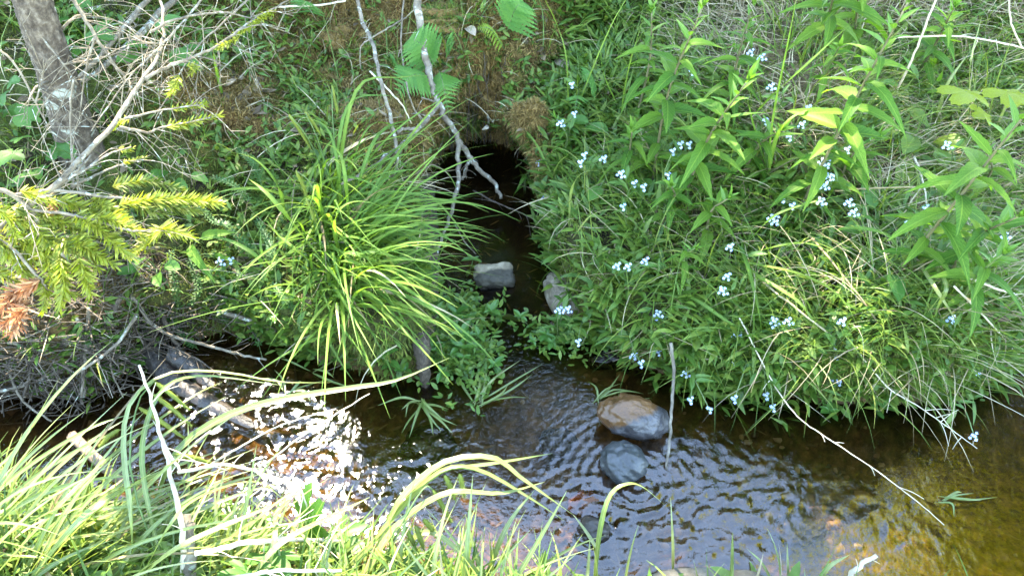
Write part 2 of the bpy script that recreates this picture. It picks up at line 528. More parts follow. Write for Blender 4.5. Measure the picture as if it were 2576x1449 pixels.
amp = 0.05 + 0.5 * blob(1750, 1300, .22) + 0.7 * blob(1510, 1270, .13) + 0.9 * blob(1100, 1360, .17) + 0.75 * blob(750, 1190, .30) + 0.25 * blob(2100, 1420, .28) + 0.5 * blob(350, 1080, .2) + 0.25 * blob(2000, 1150, .2)
amp = np.clip(amp, 0, 1.25) * (0.18 + 0.95 * sstep(-0.22, 0.22, fbm(WX + 0.3 * WY, WY * 1.6, 5.5, 2, 201))) * (1 - 0.94 * sstep(0.98, 1.12, WY)) * (1 - .8 * sstep(.84, .96, WY) * sstep(-.15, .05, WX))
Z = Z * amp
for (u, v, a) in ((1600, 1215, 1.0), (1500, 1300, .8), (1590, 1100, .25), (1240, 735, .12)):      # rings round the stones
    p = at_z(u, v); rr_ = np.sqrt((WX - p[0]) ** 2 + (WY - p[1]) ** 2)
    Z += a * 0.0006 * np.sin(rr_ * 2 * math.pi / 0.019) * np.exp(-(rr_ / 0.13) ** 2)
Hw = Hf(WX, WY)
keep = (Hw < 0.02)
kq = keep[:-1, :-1] | keep[1:, :-1] | keep[:-1, 1:] | keep[1:, 1:]
jj, ik = np.nonzero(kq)
a0 = jj * len(wx) + ik
WQ = np.stack([a0, a0 + 1, a0 + len(wx) + 1, a0 + len(wx)], 1)
WV = np.stack([WX, WY, Z], 2).reshape(-1, 3)
used = np.zeros(len(WV), bool); used[WQ.ravel()] = True
remap = np.cumsum(used) - 1
water_me = np_mesh('water', WV[used], remap[WQ])
m, n, l, b, out = mat('brook_water')
n.remove(b)
tr = n.new('ShaderNodeBsdfTransparent'); tr.inputs[0].default_value = (0.72, 0.60, 0.40, 1)
gl = n.new('ShaderNodeBsdfGlossy'); gl.inputs['Roughness'].default_value = 0.035; gl.inputs[0].default_value = (1, 1, 1, 1)
fr = n.new('ShaderNodeFresnel'); fr.inputs[0].default_value = 1.58
tc = n.new('ShaderNodeTexCoord'); nz = n.new('ShaderNodeTexNoise'); nz.inputs['Scale'].default_value = 95; nz.inputs['Detail'].default_value = 3
l.new(tc.outputs['Object'], nz.inputs['Vector'])
bp = n.new('ShaderNodeBump'); bp.inputs['Strength'].default_value = 0.16; bp.inputs['Distance'].default_value = 0.004
l.new(nz.outputs[0], bp.inputs['Height']); l.new(bp.outputs[0], gl.inputs['Normal']); l.new(bp.outputs[0], fr.inputs['Normal'])
ms = n.new('ShaderNodeMixShader'); l.new(fr.outputs[0], ms.inputs[0]); l.new(tr.outputs[0], ms.inputs[1]); l.new(gl.outputs[0], ms.inputs[2])
l.new(ms.outputs[0], out.inputs[0])
water_me.materials.append(m)
tag(obj('water', water_me), 'clear brown brook water rippling over stones', None, None, 'structure')

# ------------------------------------------------------------------ trees: the spruce in view and the trees beyond the bank that shade it
M_BARK = bark_mat('spruce_bark', [(0.022, 0.016, 0.011), (0.085, 0.066, 0.048), (0.20, 0.165, 0.125)], 85, 0.9, 1.0, (1, 1, 0.7), lichen=((0.33, 0.34, 0.28), 30, 0.60))
M_BARK2 = bark_mat('grey_bark', [(0.06, 0.05, 0.04), (0.16, 0.14, 0.12), (0.26, 0.24, 0.21)], 30)
M_CANOPY = leaf_mat('tree_leaf', [(0.025, 0.055, 0.012), (0.04, 0.085, 0.018)], 0.35, 0.5, 'island')
M_CANOPY_Y = leaf_mat('yellow_green_tree_leaf', [(0.48, 0.44, 0.012), (0.58, 0.52, 0.02)], 0.65, 0.5, 'island')
M_NEEDLE_D = leaf_mat('spruce_crown', [(0.02, 0.045, 0.012), (0.03, 0.06, 0.018)], 0.15, 0.5, 'island')

def leaf_cards(rg, C, n_per, rad, size):
    """leaves scattered round clump centres C"""
    C = np.repeat(np.asarray(C), n_per, 0); N = len(C)
    off = rg.normal(0, 1, (N, 3)); off /= np.linalg.norm(off, axis=1)[:, None]
    P = C + off * (rad * rg.random(N) ** 0.5)[:, None]
    az = rg.uniform(0, 2 * math.pi, N)
    L = size * rg.uniform(0.7, 1.25, N)
    return blade_field(rg, P, az, L, rg.uniform(0.7, 2.0, N), rg.uniform(0.1, 0.8, N), L * 0.7, 3, 'leaf', 0.9)

TREES = [((-2.6, 4.4), 'leafy tree on the far left whose crown shades the bank', 0.09),
         ((-0.7, 5.4), 'leafy tree straight ahead behind the brook, mirrored dark in the middle pool', 0.10),
         ((1.3, 4.7), 'leafy tree ahead and right, mirrored dark beside the two-toned stone', 0.09),
         ((3.3, 4.6), 'leafy tree to the right, mirrored dark under the long dead stems', 0.08),
         ((4.3, 3.6), 'yellow-green sunlit tree mirrored at the lower right of the water', 0.09)]
clumps = [[] for _ in TREES]
sd_h = SUN_DIR / SUN_DIR[2]
HOLES = [(pt(2420, 240, .1), .06), (pt(2530, 240, .1), .06), (pt(2350, 370, .05), .07), (pt(2080, 430, .12), .04), (pt(1945, 552, .1), .03), (pt(2240, 640, .05), .05), (pt(2000, 800, .08), .05),
         (pt(1760, 60, .35), .05), (pt(2280, 40, .4), .06), (pt(1890, 220, .4), .05), (pt(1250, 90, .05), .05), (pt(620, 60, .25), .09), (pt(480, 310, .2), .07), (pt(1240, 675, .04), .02)]
HOLES = [(p - SUN_DIR * (p[2] / SUN_DIR[2]), r) for p, r in HOLES]
def shade_edge(x):
    return np.interp(x, [-2.5, -1.2, -0.9, -0.45, -0.2, 0.05, 0.3, 0.6, 1.6, 3], [1.25, 1.16, 1.12, 0.97, 0.93, 0.88, 0.56, 0.42, 0.40, 0.4])
rs = np.random.default_rng(23)
cnt = 0
while cnt < 900:
    x = rs.uniform(-2.6, 3.0); y = rs.uniform(0.4, 3.6)
    if x > 0.3 and y > 1.0 and rs.random() < 0.66: cnt += 1; continue
    if y < shade_edge(x) + 0.10: continue
    if x > 1.35 + 0.45 * (y - 0.5): continue
    if any((x - h[0]) ** 2 + (y - h[1]) ** 2 < (r + 0.10) ** 2 for h, r in HOLES): continue
    z = rs.uniform(3.2, 6.6)
    p = np.array((x, y, 0)) + sd_h * z
    k = min(range(4), key=lambda i: (TREES[i][0][0] - p[0]) ** 2 + (TREES[i][0][1] - p[1]) ** 2)
    clumps[k].append(p); cnt += 1
for i in range(900):                       # lower foliage of the wood edge
    a = rs.uniform(-1.25, 1.25); r = rs.uniform(3.6, 6.5); el = rs.uniform(0.35, 0.94 if -0.05 < a < 0.32 else 0.86 if 0.15 < a < .6 else 0.78)
    p = np.array((0.4 + r * math.sin(a), 0.9 + r * math.cos(a), r * math.tan(el)))
    if a > 0.15 and el > 0.78 and rs.random() < 0.5: continue
    k = min(range(4), key=lambda i: (TREES[i][0][0] - p[0]) ** 2 + (TREES[i][0][1] - p[1]) ** 2)
    clumps[k].append(p)
for i in range(170):                       # the yellow-green crown
    clumps[4].append(np.array((4.3, 3.55, 5.6)) + rs.normal(0, 1, 3) * (0.5, 0.5, 0.75))
for (txy, lab, tr_), cl, mt in zip(TREES, clumps, [M_CANOPY] * 4 + [M_CANOPY_Y]):
    g = float(Hf(*txy)); o = np.array((txy[0], txy[1], g - 0.05))
    t = thing('leafy_tree', o, lab, 'tree', 'trees beyond the bank')
    mb = MB()
    P = spline([o, o + (0.05, 0.1, 2), o + (-0.05, 0.0, 4.5), o + (0.1, 0.1, 7.2)], 14)
    mb.tube(P, [tr_, tr_ * .8, tr_ * .5, 0.012], 8, rough=0.06)
    for c_ in cl[::9]:
        zz = max(0.8, c_[2] - 1.0 - o[2]); q = P[min(13, int(zz / 7.2 * 13))]
        mb.tube(spline([q, (q + c_) / 2 + (0, 0, 0.12), c_], 5), [0.022, 0.006], 5, cap=False)
    obj('trunk', mb.mesh('trunk', M_BARK2, o), t)
    V, Q = leaf_cards(rs, cl, 44, 0.24, 0.10)
    obj('crown', np_mesh('crown', V - o, Q, [mt]), t)
# ------------------------------------------------------------------ the spruce at the upper left
def spruce():
    o = pt(203, 392, 0.0) - (0, 0, 0.03)
    t = thing('spruce_tree', o, 'grey spruce trunk with rough bark standing at the upper left', 'tree')
    mb = MB()
    P = spline([o, o + (0.02, 0.02, 0.3), o + (0.035, 0.05, 0.8), o + (0.04, 0.06, 2.5), o + (0.04, 0.06, 7.5)], 420)
    mb.tube(P, [0.050, 0.040, 0.036, 0.034, 0.034, 0.034, 0.05, 0.045, 0.04, 0.03, 0.02, 0.008], 26, rough=0.045)
    obj('trunk', mb.mesh('trunk', M_BARK, o), t)
    for k in range(9):                                   # dead stubs on the trunk
        z = 0.08 + 0.07 * k; a = k * 2.4; c = o + (0.02, 0.02, z); d = np.array((math.cos(a), math.sin(a) - 0.3, 0.15))
        L = rnd.uniform(0.05, 0.16)
        mb = MB(); mb.tube(spline([c + d * 0.045, c + d * (0.05 + L * .5) + (0, 0, 0.01), c + d * (0.05 + L)], 5), [0.0035, 0.0015], 5)
        obj('branch_stub', mb.mesh('branch_stub', M_TWIG, o), t)
    V, Q = [], []
    C = []
    for z in np.arange(4.0, 7.6, 0.12):
        r = 0.75 * (7.9 - z) / 3.9
        for k in range(7):
            a = rnd.uniform(0, 6.28)
            for f in (0.25, 0.5, 0.75, 1.0): C.append(o + (0.04 + r * f * math.cos(a), 0.06 + r * f * math.sin(a), z - o[2] - 0.2 * f))
    V, Q = leaf_cards(rng, C, 12, 0.09, 0.05)
    obj('crown', np_mesh('crown', V - o, Q, [M_NEEDLE_D]), t)

M_TWIG = bark_mat('dead_twig', [(0.08, 0.062, 0.042), (0.17, 0.138, 0.095), (0.28, 0.24, 0.17)], 60, 0.85, 0.3, lichen=((0.38, 0.40, 0.33), 70, 0.60))
M_TWIG_D = bark_mat('wet_dark_twig', [(0.030, 0.022, 0.014), (0.085, 0.065, 0.045), (0.18, 0.145, 0.105)], 60, 0.8, 0.3)
M_BRANCH = bark_mat('peeling_branch', [(0.06, 0.045, 0.03), (0.15, 0.125, 0.09), (0.26, 0.23, 0.175)], 45, 0.85, 0.9, (1, 1, 1), lichen=((0.32, 0.34, 0.28), 60, 0.58))
M_PALE = bark_mat('bleached_stem', [(0.30, 0.24, 0.16), (0.45, 0.39, 0.28), (0.58, 0.52, 0.40)], 40, 0.7, 0.25)
M_ROT = bark_mat('rotten_wood', [(0.025, 0.018, 0.012), (0.06, 0.045, 0.03), (0.11, 0.085, 0.06)], 30, 0.75, 1.0, (6, 0.7, 6))
M_WET = bark_mat('wet_log', [(0.014, 0.011, 0.008), (0.038, 0.030, 0.023), (0.075, 0.06, 0.047)], 26, 0.3, 0.9, (4, 4, 1), spec=0.6)
M_STRAW = leaf_mat('dead_straw', [(0.16, 0.12, 0.055), (0.28, 0.22, 0.11), (0.40, 0.34, 0.20)], 0.2, 0.6, 'object', tcol=(1.1, 1.0, 0.8))
M_STRAW_I = leaf_mat('straw_litter', [(0.18, 0.13, 0.065), (0.33, 0.265, 0.15), (0.48, 0.41, 0.26)], 0.2, 0.6, 'island', tcol=(1.1, 1.0, 0.8))
spruce()

# ------------------------------------------------------------------ stones
def rock_mesh(name, rad, seed, mt, sub=5, flat=0.0, sharp=0.16, boxy=0.0):
    import bmesh
    bm = bmesh.new(); bmesh.ops.create_icosphere(bm, subdivisions=sub, radius=1)
    V = np.array([v.co[:] for v in bm.verts])
    if boxy: 
        nrm = (np.abs(V) ** (2 + 6 * boxy)).sum(1) ** (1 / (2 + 6 * boxy)); V = V / nrm[:, None]
    k = 1 + 1.5 * sharp * np.abs(fbm(V[:, 0] * 1.1 - seed, V[:, 1] + V[:, 2], 1.7, 2, seed + 9)) * -1 + 1.5 * sharp * fbm(V[:, 0] + V[:, 2] * 0.7 + seed, V[:, 1] - V[:, 2] * 0.6, 1.1, 3, seed) + 0.09 * fbm(V[:, 0] + V[:, 2] * .8, V[:, 1] - V[:, 2] * .5 + seed, 4, 4, seed + 3)
    V = V * k[:, None] * np.asarray(rad)
    for v, c in zip(bm.verts, V): v.co = c
    me = bpy.data.meshes.new(name); bm.to_mesh(me); bm.free()
    me.polygons.foreach_set('use_smooth', [True] * len(me.polygons)); me.materials.append(mt)
    return me

def stone_mat(name, cols, scale=14, rough=0.7, spec=0.3, patch=None, speck=True, waterline=True):
    m, n, l, b, out = mat(name)
    tc = n.new('ShaderNodeTexCoord')
    nz = n.new('ShaderNodeTexNoise'); nz.inputs['Scale'].default_value = scale; nz.inputs['Detail'].default_value = 7; nz.inputs['Roughness'].default_value = 0.65
    l.new(tc.outputs['Object'], nz.inputs['Vector'])
    r = ramp(n, [(0.3 + 0.4 * i / (len(cols) - 1), c) for i, c in enumerate(cols)]); l.new(nz.outputs[0], r.inputs[0]); col = r.outputs[0]
    if patch:          # (colour, axis vector, threshold): a face of another colour
        c2, ax, th = patch
        dp = n.new('ShaderNodeVectorMath'); dp.operation = 'DOT_PRODUCT'; l.new(tc.outputs['Object'], dp.inputs[0]); dp.inputs[1].default_value = ax
        ad = n.new('ShaderNodeMath'); ad.operation = 'MULTIPLY_ADD'; l.new(nz.outputs[0], ad.inputs[0]); ad.inputs[1].default_value = 0.04; l.new(dp.outputs['Value'], ad.inputs[2])
        rr = ramp(n, [(0.49, (0, 0, 0)), (0.53, (1, 1, 1))])
        mr = n.new('ShaderNodeMapRange'); mr.inputs[1].default_value = th - 0.1; mr.inputs[2].default_value = th + 0.1; l.new(ad.outputs[0], mr.inputs[0]); l.new(mr.outputs[0], rr.inputs[0])
        mx = n.new('ShaderNodeMixRGB'); l.new(rr.outputs[0], mx.inputs[0]); l.new(col, mx.inputs[1])
        r5 = ramp(n, [(0.3, tuple(x * 0.55 for x in c2)), (0.7, tuple(min(1, x * 1.35) for x in c2))]); l.new(nz.outputs[0], r5.inputs[0]); l.new(r5.outputs[0], mx.inputs[2]); col = mx.outputs[0]
    if waterline:      # wet and dark up to just above the water
        ge = n.new('ShaderNodeNewGeometry'); sp = n.new('ShaderNodeSeparateXYZ'); l.new(ge.outputs['Position'], sp.inputs[0])
        ad = n.new('ShaderNodeMath'); ad.operation = 'MULTIPLY_ADD'; l.new(nz.outputs[0], ad.inputs[0]); ad.inputs[1].default_value = 0.012; l.new(sp.outputs[2], ad.inputs[2])
        mr = n.new('ShaderNodeMapRange'); mr.inputs[1].default_value = 0.010; mr.inputs[2].default_value = 0.022; l.new(ad.outputs[0], mr.inputs[0])
        dk = n.new('ShaderNodeMixRGB'); dk.blend_type = 'MULTIPLY'; dk.inputs[0].default_value = 1; l.new(col, dk.inputs[1]); dk.inputs[2].default_value = (0.42, 0.38, 0.33, 1)
        mx = n.new('ShaderNodeMixRGB'); l.new(mr.outputs[0], mx.inputs[0]); l.new(dk.outputs[0], mx.inputs[1]); l.new(col, mx.inputs[2]); col = mx.outputs[0]
        ro = n.new('ShaderNodeMapRange'); ro.inputs[3].default_value = 0.18; ro.inputs[4].default_value = rough; l.new(mr.outputs[0], ro.inputs[0]); l.new(ro.outputs[0], b.inputs['Roughness'])
    else: b.inputs['Roughness'].default_value = rough
    l.new(col, b.inputs['Base Color']); b.inputs['Specular IOR Level'].default_value = spec
    n2 = n.new('ShaderNodeTexNoise'); n2.inputs['Scale'].default_value = scale * 5; n2.inputs['Detail'].default_value = 5; l.new(tc.outputs['Object'], n2.inputs['Vector'])
    bp = n.new('ShaderNodeBump'); bp.inputs['Strength'].default_value = 0.75; bp.inputs['Distance'].default_value = 0.004; l.new(n2.outputs[0], bp.inputs['Height']); l.new(bp.outputs[0], b.inputs['Normal'])
    return m

GREYTAN = [(0.11, 0.088, 0.055), (0.21, 0.175, 0.115), (0.31, 0.27, 0.19)]
def stone(u, v, z, rad, rot, mt, lab, seed, **k):
    p = at_z(u, v, z)
    o = obj('stone', rock_mesh('stone', rad, seed, mt, **k)); o.location = tuple(p); o.rotation_euler = rot
    return tag(o, lab, 'stone', 'stones in the brook')
stone(1243, 697, 0.010, (0.048, 0.030, 0.028), (0.25, 0.05, 0.12), stone_mat('grey_block', GREYTAN, 30, patch=((0.045, 0.040, 0.028), (0.1, -1, 0.25), 0.022)),
      'small squarish grey stone alone in the dark side channel', 3, boxy=0.32, sharp=0.15)
stone(1418, 752, 0.015, (0.036, 0.070, 0.040), (0.35, 0.0, 0.5), stone_mat('tan_stone', [(0.085, 0.066, 0.042), (0.16, 0.13, 0.088), (0.25, 0.21, 0.15)], 45),
      'pale tan stone tucked under the moss at the mouth of the side channel', 9, sharp=0.10)
stone(1592, 1050, 0.030, (0.068, 0.043, 0.040), (0.1, 0.22, -0.12), stone_mat('two_tone_stone', [(0.02, 0.018, 0.018), (0.048, 0.046, 0.047), (0.085, 0.083, 0.085)], 26, 0.3, 0.5, patch=((0.105, 0.052, 0.019), (-0.6, 0.65, 0.5), 0.018)),
      'two-toned stone in the brook, orange-brown on top and wet blue-grey below', 15, sharp=0.10)
stone(1568, 1163, 0.012, (0.042, 0.045, 0.034), (0, 0, 0.5), stone_mat('slate_stone', [(0.018, 0.021, 0.021), (0.036, 0.04, 0.04), (0.062, 0.068, 0.067)], 20, 0.3, 0.5),
      'round dark slate-grey wet stone just below the two-toned stone', 21, sharp=0.10)
RED = stone_mat('rusty_stone', [(0.10, 0.04, 0.018), (0.19, 0.08, 0.032), (0.28, 0.13, 0.06)], 20, 0.4)
DARK = stone_mat('dark_stone', [(0.018, 0.015, 0.012), (0.04, 0.034, 0.028), (0.07, 0.06, 0.05)], 18, 0.35)
TAN = stone_mat('submerged_tan_stone', [(0.09, 0.065, 0.035), (0.17, 0.125, 0.07), (0.24, 0.19, 0.11)], 18, 0.5)
stone(1478, 1272, -0.024, (0.040, 0.030, 0.026), (0, 0, 0.4), RED, 'rusty red stone under the water left of the round slate stone', 27)
stone(1492, 1338, -0.004, (0.026, 0.030, 0.022), (0, 0, 0.9), DARK, 'small wet dark stone breaking the riffle below the rusty red stone', 31)
stone(1075, 1122, -0.036, (0.056, 0.045, 0.030), (0, 0, 0.3), DARK, 'dark sunken stone beneath the trailing grass in mid brook', 35)
stone(1398, 1112, -0.034, (0.038, 0.030, 0.026), (0, 0, 0), DARK, 'dark sunken stone left of the two-toned stone', 39)
stone(1412, 832, -0.020, (0.045, 0.032, 0.026), (0, 0, 0.2), TAN, 'submerged pale stone under the water plants below the tan stone', 43)
stone(1525, 905, -0.012, (0.04, 0.022, 0.018), (0, 0, 0.2), DARK, 'low wet stone at the edge of the right bank in front of the tan stone', 49)
stone(1560, 1290, -0.035, (0.030, 0.026, 0.020), (0, 0, 0.2), TAN, 'sunken tan stone below the round slate stone', 51)
stone(2010, 1330, -0.045, (0.05, 0.035, 0.024), (0, 0, 0.5), TAN, 'sunken tan stone in the rippled sky reflection', 53)
stone(1830, 1045, -0.050, (0.06, 0.035, 0.026), (0, 0, 0.1), TAN, 'sunken stone right of the upright dead stalk', 55)
stone(1780, 1500, 0.0, (0.11, 0.045, 0.024), (0.05, 0.0, 0.05), stone_mat('slab_stone', [(0.04, 0.037, 0.028), (0.085, 0.078, 0.06), (0.14, 0.13, 0.105)], 30, 0.75), 'flat grey slab at the bottom edge of the picture', 61, boxy=0.2, sharp=0.1)

# loose pebbles and grit on the bed: nobody could count them
def submesh_points(N, mask):
    q = TQ; c = TV[q].mean(1)
    e1 = TV[q[:, 1]] - TV[q[:, 0]]; e2 = TV[q[:, 3]] - TV[q[:, 0]]
    nr = np.cross(e1, e2); ar = np.linalg.norm(nr, axis=1)
    inb = (c[:, 0] > -1.7) & (c[:, 0] < 2.1) & (c[:, 1] > 0.16) & (c[:, 1] < 2.3)
    wgt = ar * inb * np.clip(mask(c), 0, 3); wgt /= wgt.sum()
    k = rng.choice(len(q), N, p=wgt)
    a, b_ = rng.random(N), rng.random(N)
    P = TV[q[k, 0]] * ((1 - a) * (1 - b_))[:, None] + TV[q[k, 1]] * (a * (1 - b_))[:, None] + TV[q[k, 2]] * (a * b_)[:, None] + TV[q[k, 3]] * ((1 - a) * b_)[:, None]
    return P, nr[k] / ar[k][:, None]
def near_f(x, y): return y < 0.86 - 0.08 * x
FACE_D = np.where(INS, -DD, DD).ravel()[TQ].mean(1)
def dgrid(c): return FACE_D                     # distance from the water's edge, negative in the water
def zone(c, arr): return np.clip(arr, 0, 1).ravel()[TQ].mean(1)

P, _ = submesh_points(1500, lambda c: (dgrid(c) < -0.01) * (0.15 + sstep(0.0, 0.3, fbm(c[:, 0], c[:, 1], 5, 3, 101))) * (c[:, 1] < 1.1))
base = np.array([(1, 0, 0), (.31, .95, 0), (-.81, .59, 0), (-.81, -.59, 0), (.31, -.95, 0), (0, 0, 1), (.6, .4, .6), (-.5, .5, .7), (-.3, -.7, .6), (.5, -.5, .6)])
base = base / np.linalg.norm(base, axis=1)[:, None]
tri = np.array([(0, 1, 6), (1, 7, 6), (1, 2, 7), (2, 3, 7), (3, 8, 7), (3, 4, 8), (4, 9, 8), (4, 0, 9), (0, 6, 9), (6, 7, 5), (7, 8, 5), (8, 9, 5), (9, 6, 5)])
sz = 0.004 + 0.011 * rng.random(len(P)) ** 3
V = base[None] * (1 + rng.uniform(-.25, .25, (len(P), 10, 1))) * (sz[:, None, None] * np.array([1, 1, .7]) * rng.uniform(.7, 1.3, (len(P), 1, 3))) + P[:, None, :]
Q = tri[None] + (np.arange(len(P)) * 10)[:, None, None]
m, n, l, b, out = mat('pebble')
ge = n.new('ShaderNodeNewGeometry'); r = ramp(n, [(0, (0.03, 0.02, 0.012)), (0.4, (0.10, 0.055, 0.022)), (0.7, (0.20, 0.12, 0.05)), (1, (0.26, 0.21, 0.14))]); l.new(ge.outputs['Random Per Island'], r.inputs[0]); l.new(r.outputs[0], b.inputs['Base Color']); b.inputs['Roughness'].default_value = 0.6
tag(obj('pebbles', np_mesh('pebbles', V.reshape(-1, 3), Q.reshape(-1, 3), [m])), 'small brown and orange pebbles on the stream bed', 'pebbles', None, 'stuff')

# ------------------------------------------------------------------ moss hummocks that hang over the dark hole
M_MOSSB = bark_mat('brown_feather_moss', [(0.05, 0.03, 0.010), (0.16, 0.10, 0.032), (0.28, 0.19, 0.07)], 60, 0.95, 1.0)
M_MOSS_BR = leaf_mat('brown_moss_frond', [(0.10, 0.075, 0.016), (0.20, 0.125, 0.035), (0.31, 0.21, 0.07)], 0.25, 0.7, 'island')
M_MOSS_GR = leaf_mat('green_moss_frond', [(0.05, 0.075, 0.010), (0.10, 0.13, 0.016), (0.15, 0.17, 0.025)], 0.3, 0.7, 'island', tcol=(1.3, 1.3, 0.5))

def hummock(u, v, h, rad, seed, lab, greenish=0.3):
    p = pt(u, v, h)
    me = rock_mesh('hummock', rad, seed, M_MOSSB, 4, sharp=0.6)
    o = thing('moss_hummock', p, lab, 'moss hummock')
    obj('cushion', me, o)
    V = np.empty(len(me.vertices) * 3); me.vertices.foreach_get('co', V); V = V.reshape(-1, 3)
    N = np.empty(len(me.vertices) * 3); me.vertex_normals.foreach_get('vector', N); N = N.reshape(-1, 3)
    k = rng.integers(0, len(V), 7000)
    az = np.arctan2(N[k, 1], N[k, 0]) + rng.normal(0, .7, len(k)); lean = np.arccos(np.clip(N[k, 2], -1, 1)) + rng.normal(0, .5, len(k))
    L = rng.uniform(0.006, 0.019, len(k))
    B, Qd = blade_field(rng, V[k] - N[k] * 0.002 + rng.normal(0, .002, (len(k), 3)), az, L, lean, rng.uniform(0.2, 1.4, len(k)), rng.uniform(0.0012, 0.0026, len(k)), 2, 'leaf')
    f = obj('moss_fronds', np_mesh('moss_fronds', B, Qd, [M_MOSS_BR if greenish < .5 else M_MOSS_GR]), o); f['kind'] = 'stuff'
hummock(1262, 215, 0.03, (0.075, 0.055, 0.092), 5, 'big brown moss hummock hanging over the right of the dark hole')
hummock(1195, 285, 0.0, (0.026, 0.035, 0.055), 8, 'narrow olive moss tongue hanging left of the brown hummock', 0.8)
hummock(1335, 300, 0.0, (0.045, 0.03, 0.045), 11, 'dark brown moss hummock low on the right side of the hole')
hummock(1140, 50, 0, (0.09, 0.05, 0.03), 14, 'broad yellowish moss cushion at the top centre of the bank', 0.8)
hummock(860, 110, 0, (0.09, 0.05, 0.03), 17, 'broad reddish-brown moss cushion left of the leaning grey branches')

# ------------------------------------------------------------------ ground cover nobody could count
def cover(name, lab, cat, N, mask, mt, L, lean, droop, wid, S=3, prof='leaf', per=1, spread=0.0, up=0.0, downhill=0.0, curl=None, twist=0.6, normal=False):
    P, Nn = submesh_points(N, mask)
    if per > 1:
        P = np.repeat(P, per, 0) + rng.normal(0, spread, (N * per, 3)) * (1, 1, .3); Nn = np.repeat(Nn, per, 0)
    M_ = len(P); az = rng.uniform(0, 2 * math.pi, M_)
    if downhill:
        a2 = np.arctan2(Nn[:, 1], Nn[:, 0]) + rng.normal(0, 0.8, M_); az = np.where(rng.random(M_) < downhill, a2, az)
    cu = rng.uniform(-curl, curl, M_) if curl else None
    ln = rng.uniform(*lean, M_)
    if normal:
        D = Nn * 1.0 + rng.normal(0, .45, (M_, 3)); D /= np.linalg.norm(D, axis=1)[:, None]
        az = np.arctan2(D[:, 1], D[:, 0]); ln = np.arccos(np.clip(D[:, 2], -1, 1)) + rng.uniform(-.3, .3, M_)
    V, Q = blade_field(rng, P + Nn * up, az, rng.uniform(*L, M_), ln, rng.uniform(*droop, M_), rng.uniform(*wid, M_), S, prof, twist, cu)
    return tag(obj(name, np_mesh(name, V, Q, [mt])), lab, cat, None, 'stuff')

M_GRASS_I = leaf_mat('short_grass', [(0.055, 0.115, 0.014), (0.10, 0.165, 0.022), (0.17, 0.21, 0.035)], 0.35, 0.5, 'island')
M_COVER_I = leaf_mat('low_herb', [(0.05, 0.115, 0.016), (0.09, 0.165, 0.024), (0.15, 0.21, 0.034)], 0.35, 0.45, 'island')
M_LITTER_I = leaf_mat('leaf_litter', [(0.06, 0.04, 0.02), (0.13, 0.09, 0.045), (0.24, 0.18, 0.11)], 0.1, 0.7, 'island')
far_ = lambda c: ~near_f(c[:, 0], c[:, 1])
cover('moss', 'green moss carpet over both banks', 'moss', 46000, lambda c: (dgrid(c) > 0.005) * far_(c) * (1 - .85 * zone(c, zr)) * (0.5 + 1.5 * sstep(-.1, .25, fbm(c[:, 0], c[:, 1], 5, 3, 111))) * (1 - .8 * zone(c, zb)) * (1 - .9 * np.exp(-(((c[:, 0] - DEB[0]) / .28) ** 2 + ((c[:, 1] - DEB[1]) / .16) ** 2))),
      M_MOSS_GR, (0.008, 0.026), (0.0, 0.9), (0.1, 1.0), (0.0018, 0.0036), 2, 'leaf', 3, 0.005, normal=True)
cover('brown_moss', 'brown feather moss on the steep middle of the bank', 'moss', 40000, lambda c: (dgrid(c) > 0.005) * far_(c) * (zone(c, zr) ** 1.3),
      M_MOSS_BR, (0.006, 0.022), (0.1, 1.3), (0.1, 1.4), (0.0016, 0.0034), 2, 'leaf', 3, 0.006, normal=True)
cover('dead_grass', 'tangle of dry straw lying on the right bank', 'dry grass', 9500, lambda c: (dgrid(c) > 0.03) * far_(c) * (zone(c, zb) + .06) * (0.4 + 1.4 * sstep(-.15, .2, fbm(c[:, 0], c[:, 1], 4, 3, 121))),
      M_STRAW_I, (0.05, 0.17), (0.7, 1.5), (0.2, 1.0), (0.0018, 0.0036), 5, 'grass', 1, 0, 0.004, 0.4, 1.2)
cover('hanging_dead_grass', 'dry straw combed down over the low right bank', 'dry grass', 1500, lambda c: (dgrid(c) > 0.02) * (dgrid(c) < 0.34) * far_(c) * (c[:, 0] > 0.3) * sstep(.35, .8, c[:, 0]),
      M_STRAW_I, (0.10, 0.26), (0.5, 1.1), (0.6, 1.4), (0.0012, 0.0026), 6, 'grass', 1, 0, 0.004, 0.9, 0.6)
cover('grass', 'thin green grass growing through the moss', 'grass', 5600, lambda c: (dgrid(c) > 0.01) * far_(c) * (1 - .9 * zone(c, zr)) * (0.35 + sstep(-.1, .3, fbm(c[:, 0], c[:, 1], 3, 3, 131))) * (.55 + 1.2 * (c[:, 0] > .25)) * (1 - .55 * zone(c, zb)),
      M_GRASS_I, (0.06, 0.20), (0.05, 0.7), (0.5, 1.7), (0.0018, 0.004), 6, 'grass', 1, 0, 0, 0.5, 0.8)
cover('low_herbs', 'small leafy herbs carpeting the banks', 'ground cover', 7000, lambda c: (dgrid(c) > 0.005) * far_(c) * (1 - .97 * zone(c, zr)) * (0.2 + 1.6 * sstep(-.1, .2, fbm(c[:, 0], c[:, 1], 4, 3, 141))) * (1.6 - 1.5 * zone(c, zb)),
      M_COVER_I, (0.012, 0.034), (0.5, 1.5), (0.1, 0.7), (0.006, 0.013), 3, 'leaf', 4, 0.011, 0.012)
